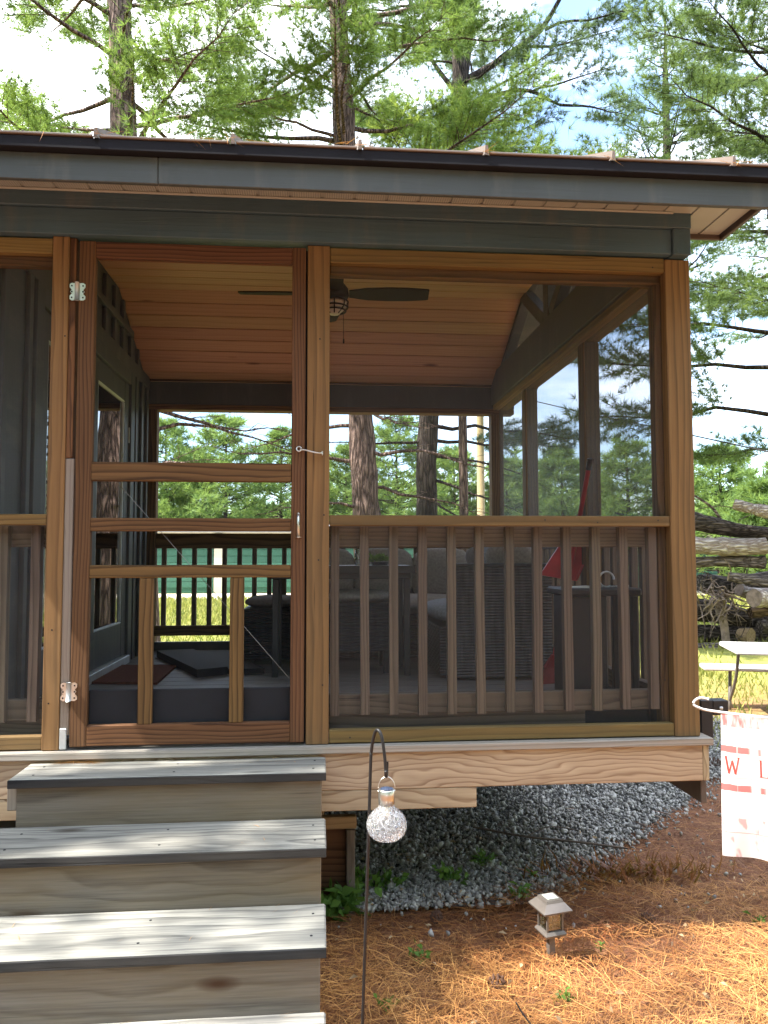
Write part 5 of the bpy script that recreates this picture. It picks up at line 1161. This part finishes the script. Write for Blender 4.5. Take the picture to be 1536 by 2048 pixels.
# slim pine at the right
b0, b1 = at(1334, 330, 15), at(1330, 30, 15); TRI += pine('slim upright pine over the right end of the roof', [(b0[0]+.05, 15, GZ), b0, b1], (.17, .10, .02), [(7.6, b1[2], .42, 4, lambda f: 2.3*(1-f)**.7+.15, .12, .45)], 'needles_pine', 'bark_dark', 15, nlen=.2, nwid=.012, nn=15, tl=.12, dens=3.4)
# big pine off the right edge whose limbs reach into the frame
TRI += pine('large pine at the right edge with long limbs reaching left', [(9.6, 9.6, GZ), (9.7, 9.6, 5), (9.8, 9.6, 14)], (.30, .24, .06), [(6.2, 10.6, .55, 4, lambda f: 2.9, .1, .3), (10.8, 13.5, 1.1, 3, lambda f: 1.6*(1-f)+.5, .2, .35)], 'needles_pine', 'bark_dark', 16,
     extra=[((9.6, 9.6, 4.1), 3.15, 4.0, .0, .03), ((9.6, 9.6, 3.35), 3.3, 3.9, -.02, .02), ((9.6, 9.6, 4.6), 3.25, 3.7, .0, .0), ((9.7, 9.6, 5.2), 3.0, 2.4, .05, .1), ((9.7, 9.6, 2.7), 3.4, 2.2, -.05, .05), ((9.7, 9.6, 4.6), 3.9, 2.6, .0, .1), ((9.7, 9.6, 5.8), 3.6, 2.8, .0, .15), ((9.7, 9.6, 3.0), 4.4, 2.4, .0, .1)], nwid=.009)
TRI += pine('tall pine far right behind the log pile', [(14.8, 17.5, GZ), (14.9, 17.5, 7), (15, 17.5, 17)], (.26, .2, .03), [(7.5, 17, .55, 4, lambda f: 3.4*(1-f)**.7+.2, .05, .35)], 'needles_pine', 'bark_dark', 17, nlen=.2, nwid=.013, nn=14, tl=.15, dens=2.8)
# pine left of the drive, out of frame: its crown dapples the steps
TRI += pine('tall pine left of the steps whose branch tips reach the upper left', [(-6.6, -1.8, GZ), (-6.5, -1.8, 6), (-6.4, -1.8, 12)], (.26, .2, .04), [(5.0, 11.8, .7, 4, lambda f: 2.0*(1-f*.7), .05, .3)], 'needles_pine', 'bark_pine', 18, tl=.15, dens=2.6)
# background pines: younger trees beyond the lawn and road
bgl = ['bushy young pine framed by the screen door opening', 'pale green pine behind the stout trunk', 'round topped pine left of the utility pole', 'pine seen through the middle right-hand screen', 'pointed pine seen through the front right-hand screen', 'bright pine above the log pile', 'pine behind the log pile at the frame edge', 'far pine at the left of the back screen', 'tall far pine over the storage roof', 'dim far pine right of the utility pole', 'dark far pine between the two trunks', 'broad far pine beyond the picnic table', 'far pine low behind the right-hand posts', 'pine left of the pale stout trunk']
bgs = [(450, 838, 40), (790, 842, 41), (905, 905, 39), (1120, 905, 34), (1250, 895, 30), (1435, 905, 27), (1525, 960, 24), (330, 850, 42), (560, 870, 46), (1010, 930, 40), (690, 900, 44), (1590, 900, 36), (1180, 950, 44), (380, 905, 43)]
for i, ((u, v, y), lb_) in enumerate(zip(bgs, bgl)):
    top = at(u, v, y); x = top[0]; hgt = top[2]-GZ; w_ = hgt*.36
    TRI += pine(lb_, [(x, y, GZ), (x+.1, y, GZ+hgt*.5), (x+.05, y, top[2])], (.16, .10, .015), [(GZ+hgt*.12, top[2], hgt/19, 6, lambda f, w_=w_: w_*(1-f)**.55+.12, .12, .4)], 'far_leaf', 'bark_dark', 40+i, nlen=.36+.004*(y-25), nwid=.036+.0006*(y-25), nn=10, tl=.24+.004*(y-25), dens=2.0, group='young pines beyond the lawn')
# far wood: one green mass behind everything
r_ = np.random.default_rng(3); N = 5200; a = r_.uniform(-1.2, 1.25, N); dist = r_.uniform(62, 95, N); base_h = 7.5+1.6*np.sin(a*9)+1.4*np.sin(a*23+1)+1.*np.sin(a*51)
P = np.stack([dist*np.sin(a), dist*np.cos(a), GZ+base_h*r_.random(N)**.7], 1); D = r_.standard_normal((N, 3)); D /= np.linalg.norm(D, axis=1)[:, None]
V, T = needles(P, D, 10, 1.5, .26, .9, r_); tag(new_obj('far_woods', fast_mesh('far_woods', V, T, np.repeat(r_.random(N), 30)), mat='far_leaf'), 'distant green wood along the horizon', 'woods', kind='stuff')
N = 8000; a = r_.uniform(1.3, 2*math.pi-1.3, N); dist = r_.uniform(15, 34, N); hh = 13+2*np.sin(a*7)+1.5*np.sin(a*17)  # unseen woods added behind the camera to hold skylight off the porch front
P = np.stack([dist*np.sin(a), dist*np.cos(a), GZ+1.5+hh*r_.random(N)**.8], 1); P[:, 0] += 1; P[:, 1] -= 3; D = r_.standard_normal((N, 3)); D /= np.linalg.norm(D, axis=1)[:, None]
V, T = needles(P, D, 10, 1.1, .2, .9, r_); tag(new_obj('skylight_block_woods', fast_mesh('skylight_block_woods', V, T, np.repeat(r_.random(N), 30)), mat='far_leaf'), 'unseen pine woods added behind the camera to cut skylight', 'woods', kind='stuff')
# utility pole and wires
p0 = at(962, 1020, 19); pole = thing('utility_pole', 'tan wooden utility pole seen through the back screen', 'pole', (p0[0], 19, GZ))
MB().tube([(p0[0], 19, GZ), (p0[0], 19, 4.5), (p0[0], 19, 7.4)], [.12, .105, .095], 14).build('shaft', 'pole_wood', pole, True); MB().box(p0[0]-.9, p0[0]+.9, 18.86, 18.94, 6.8, 6.92).build('crossarm', 'pole_wood', pole)
w0 = np.array([p0[0]+.8, 18.9, 6.95]); q0, q1 = at(1077, 804, 15), at(1312, 855, 10.5); d = (q1-q0)
m = MB(); m.tube(smooth_path([q0-d*.9, q0, (q0+q1)/2-np.array([0, 0, .02]), q1, q1+d*1.6], 6), .012, 5); tag(m.build('power_line', 'black_metal', None, origin=q0), 'thin dark wire crossing the sky behind the right screens', 'wire')
print('needle triangles', TRI)
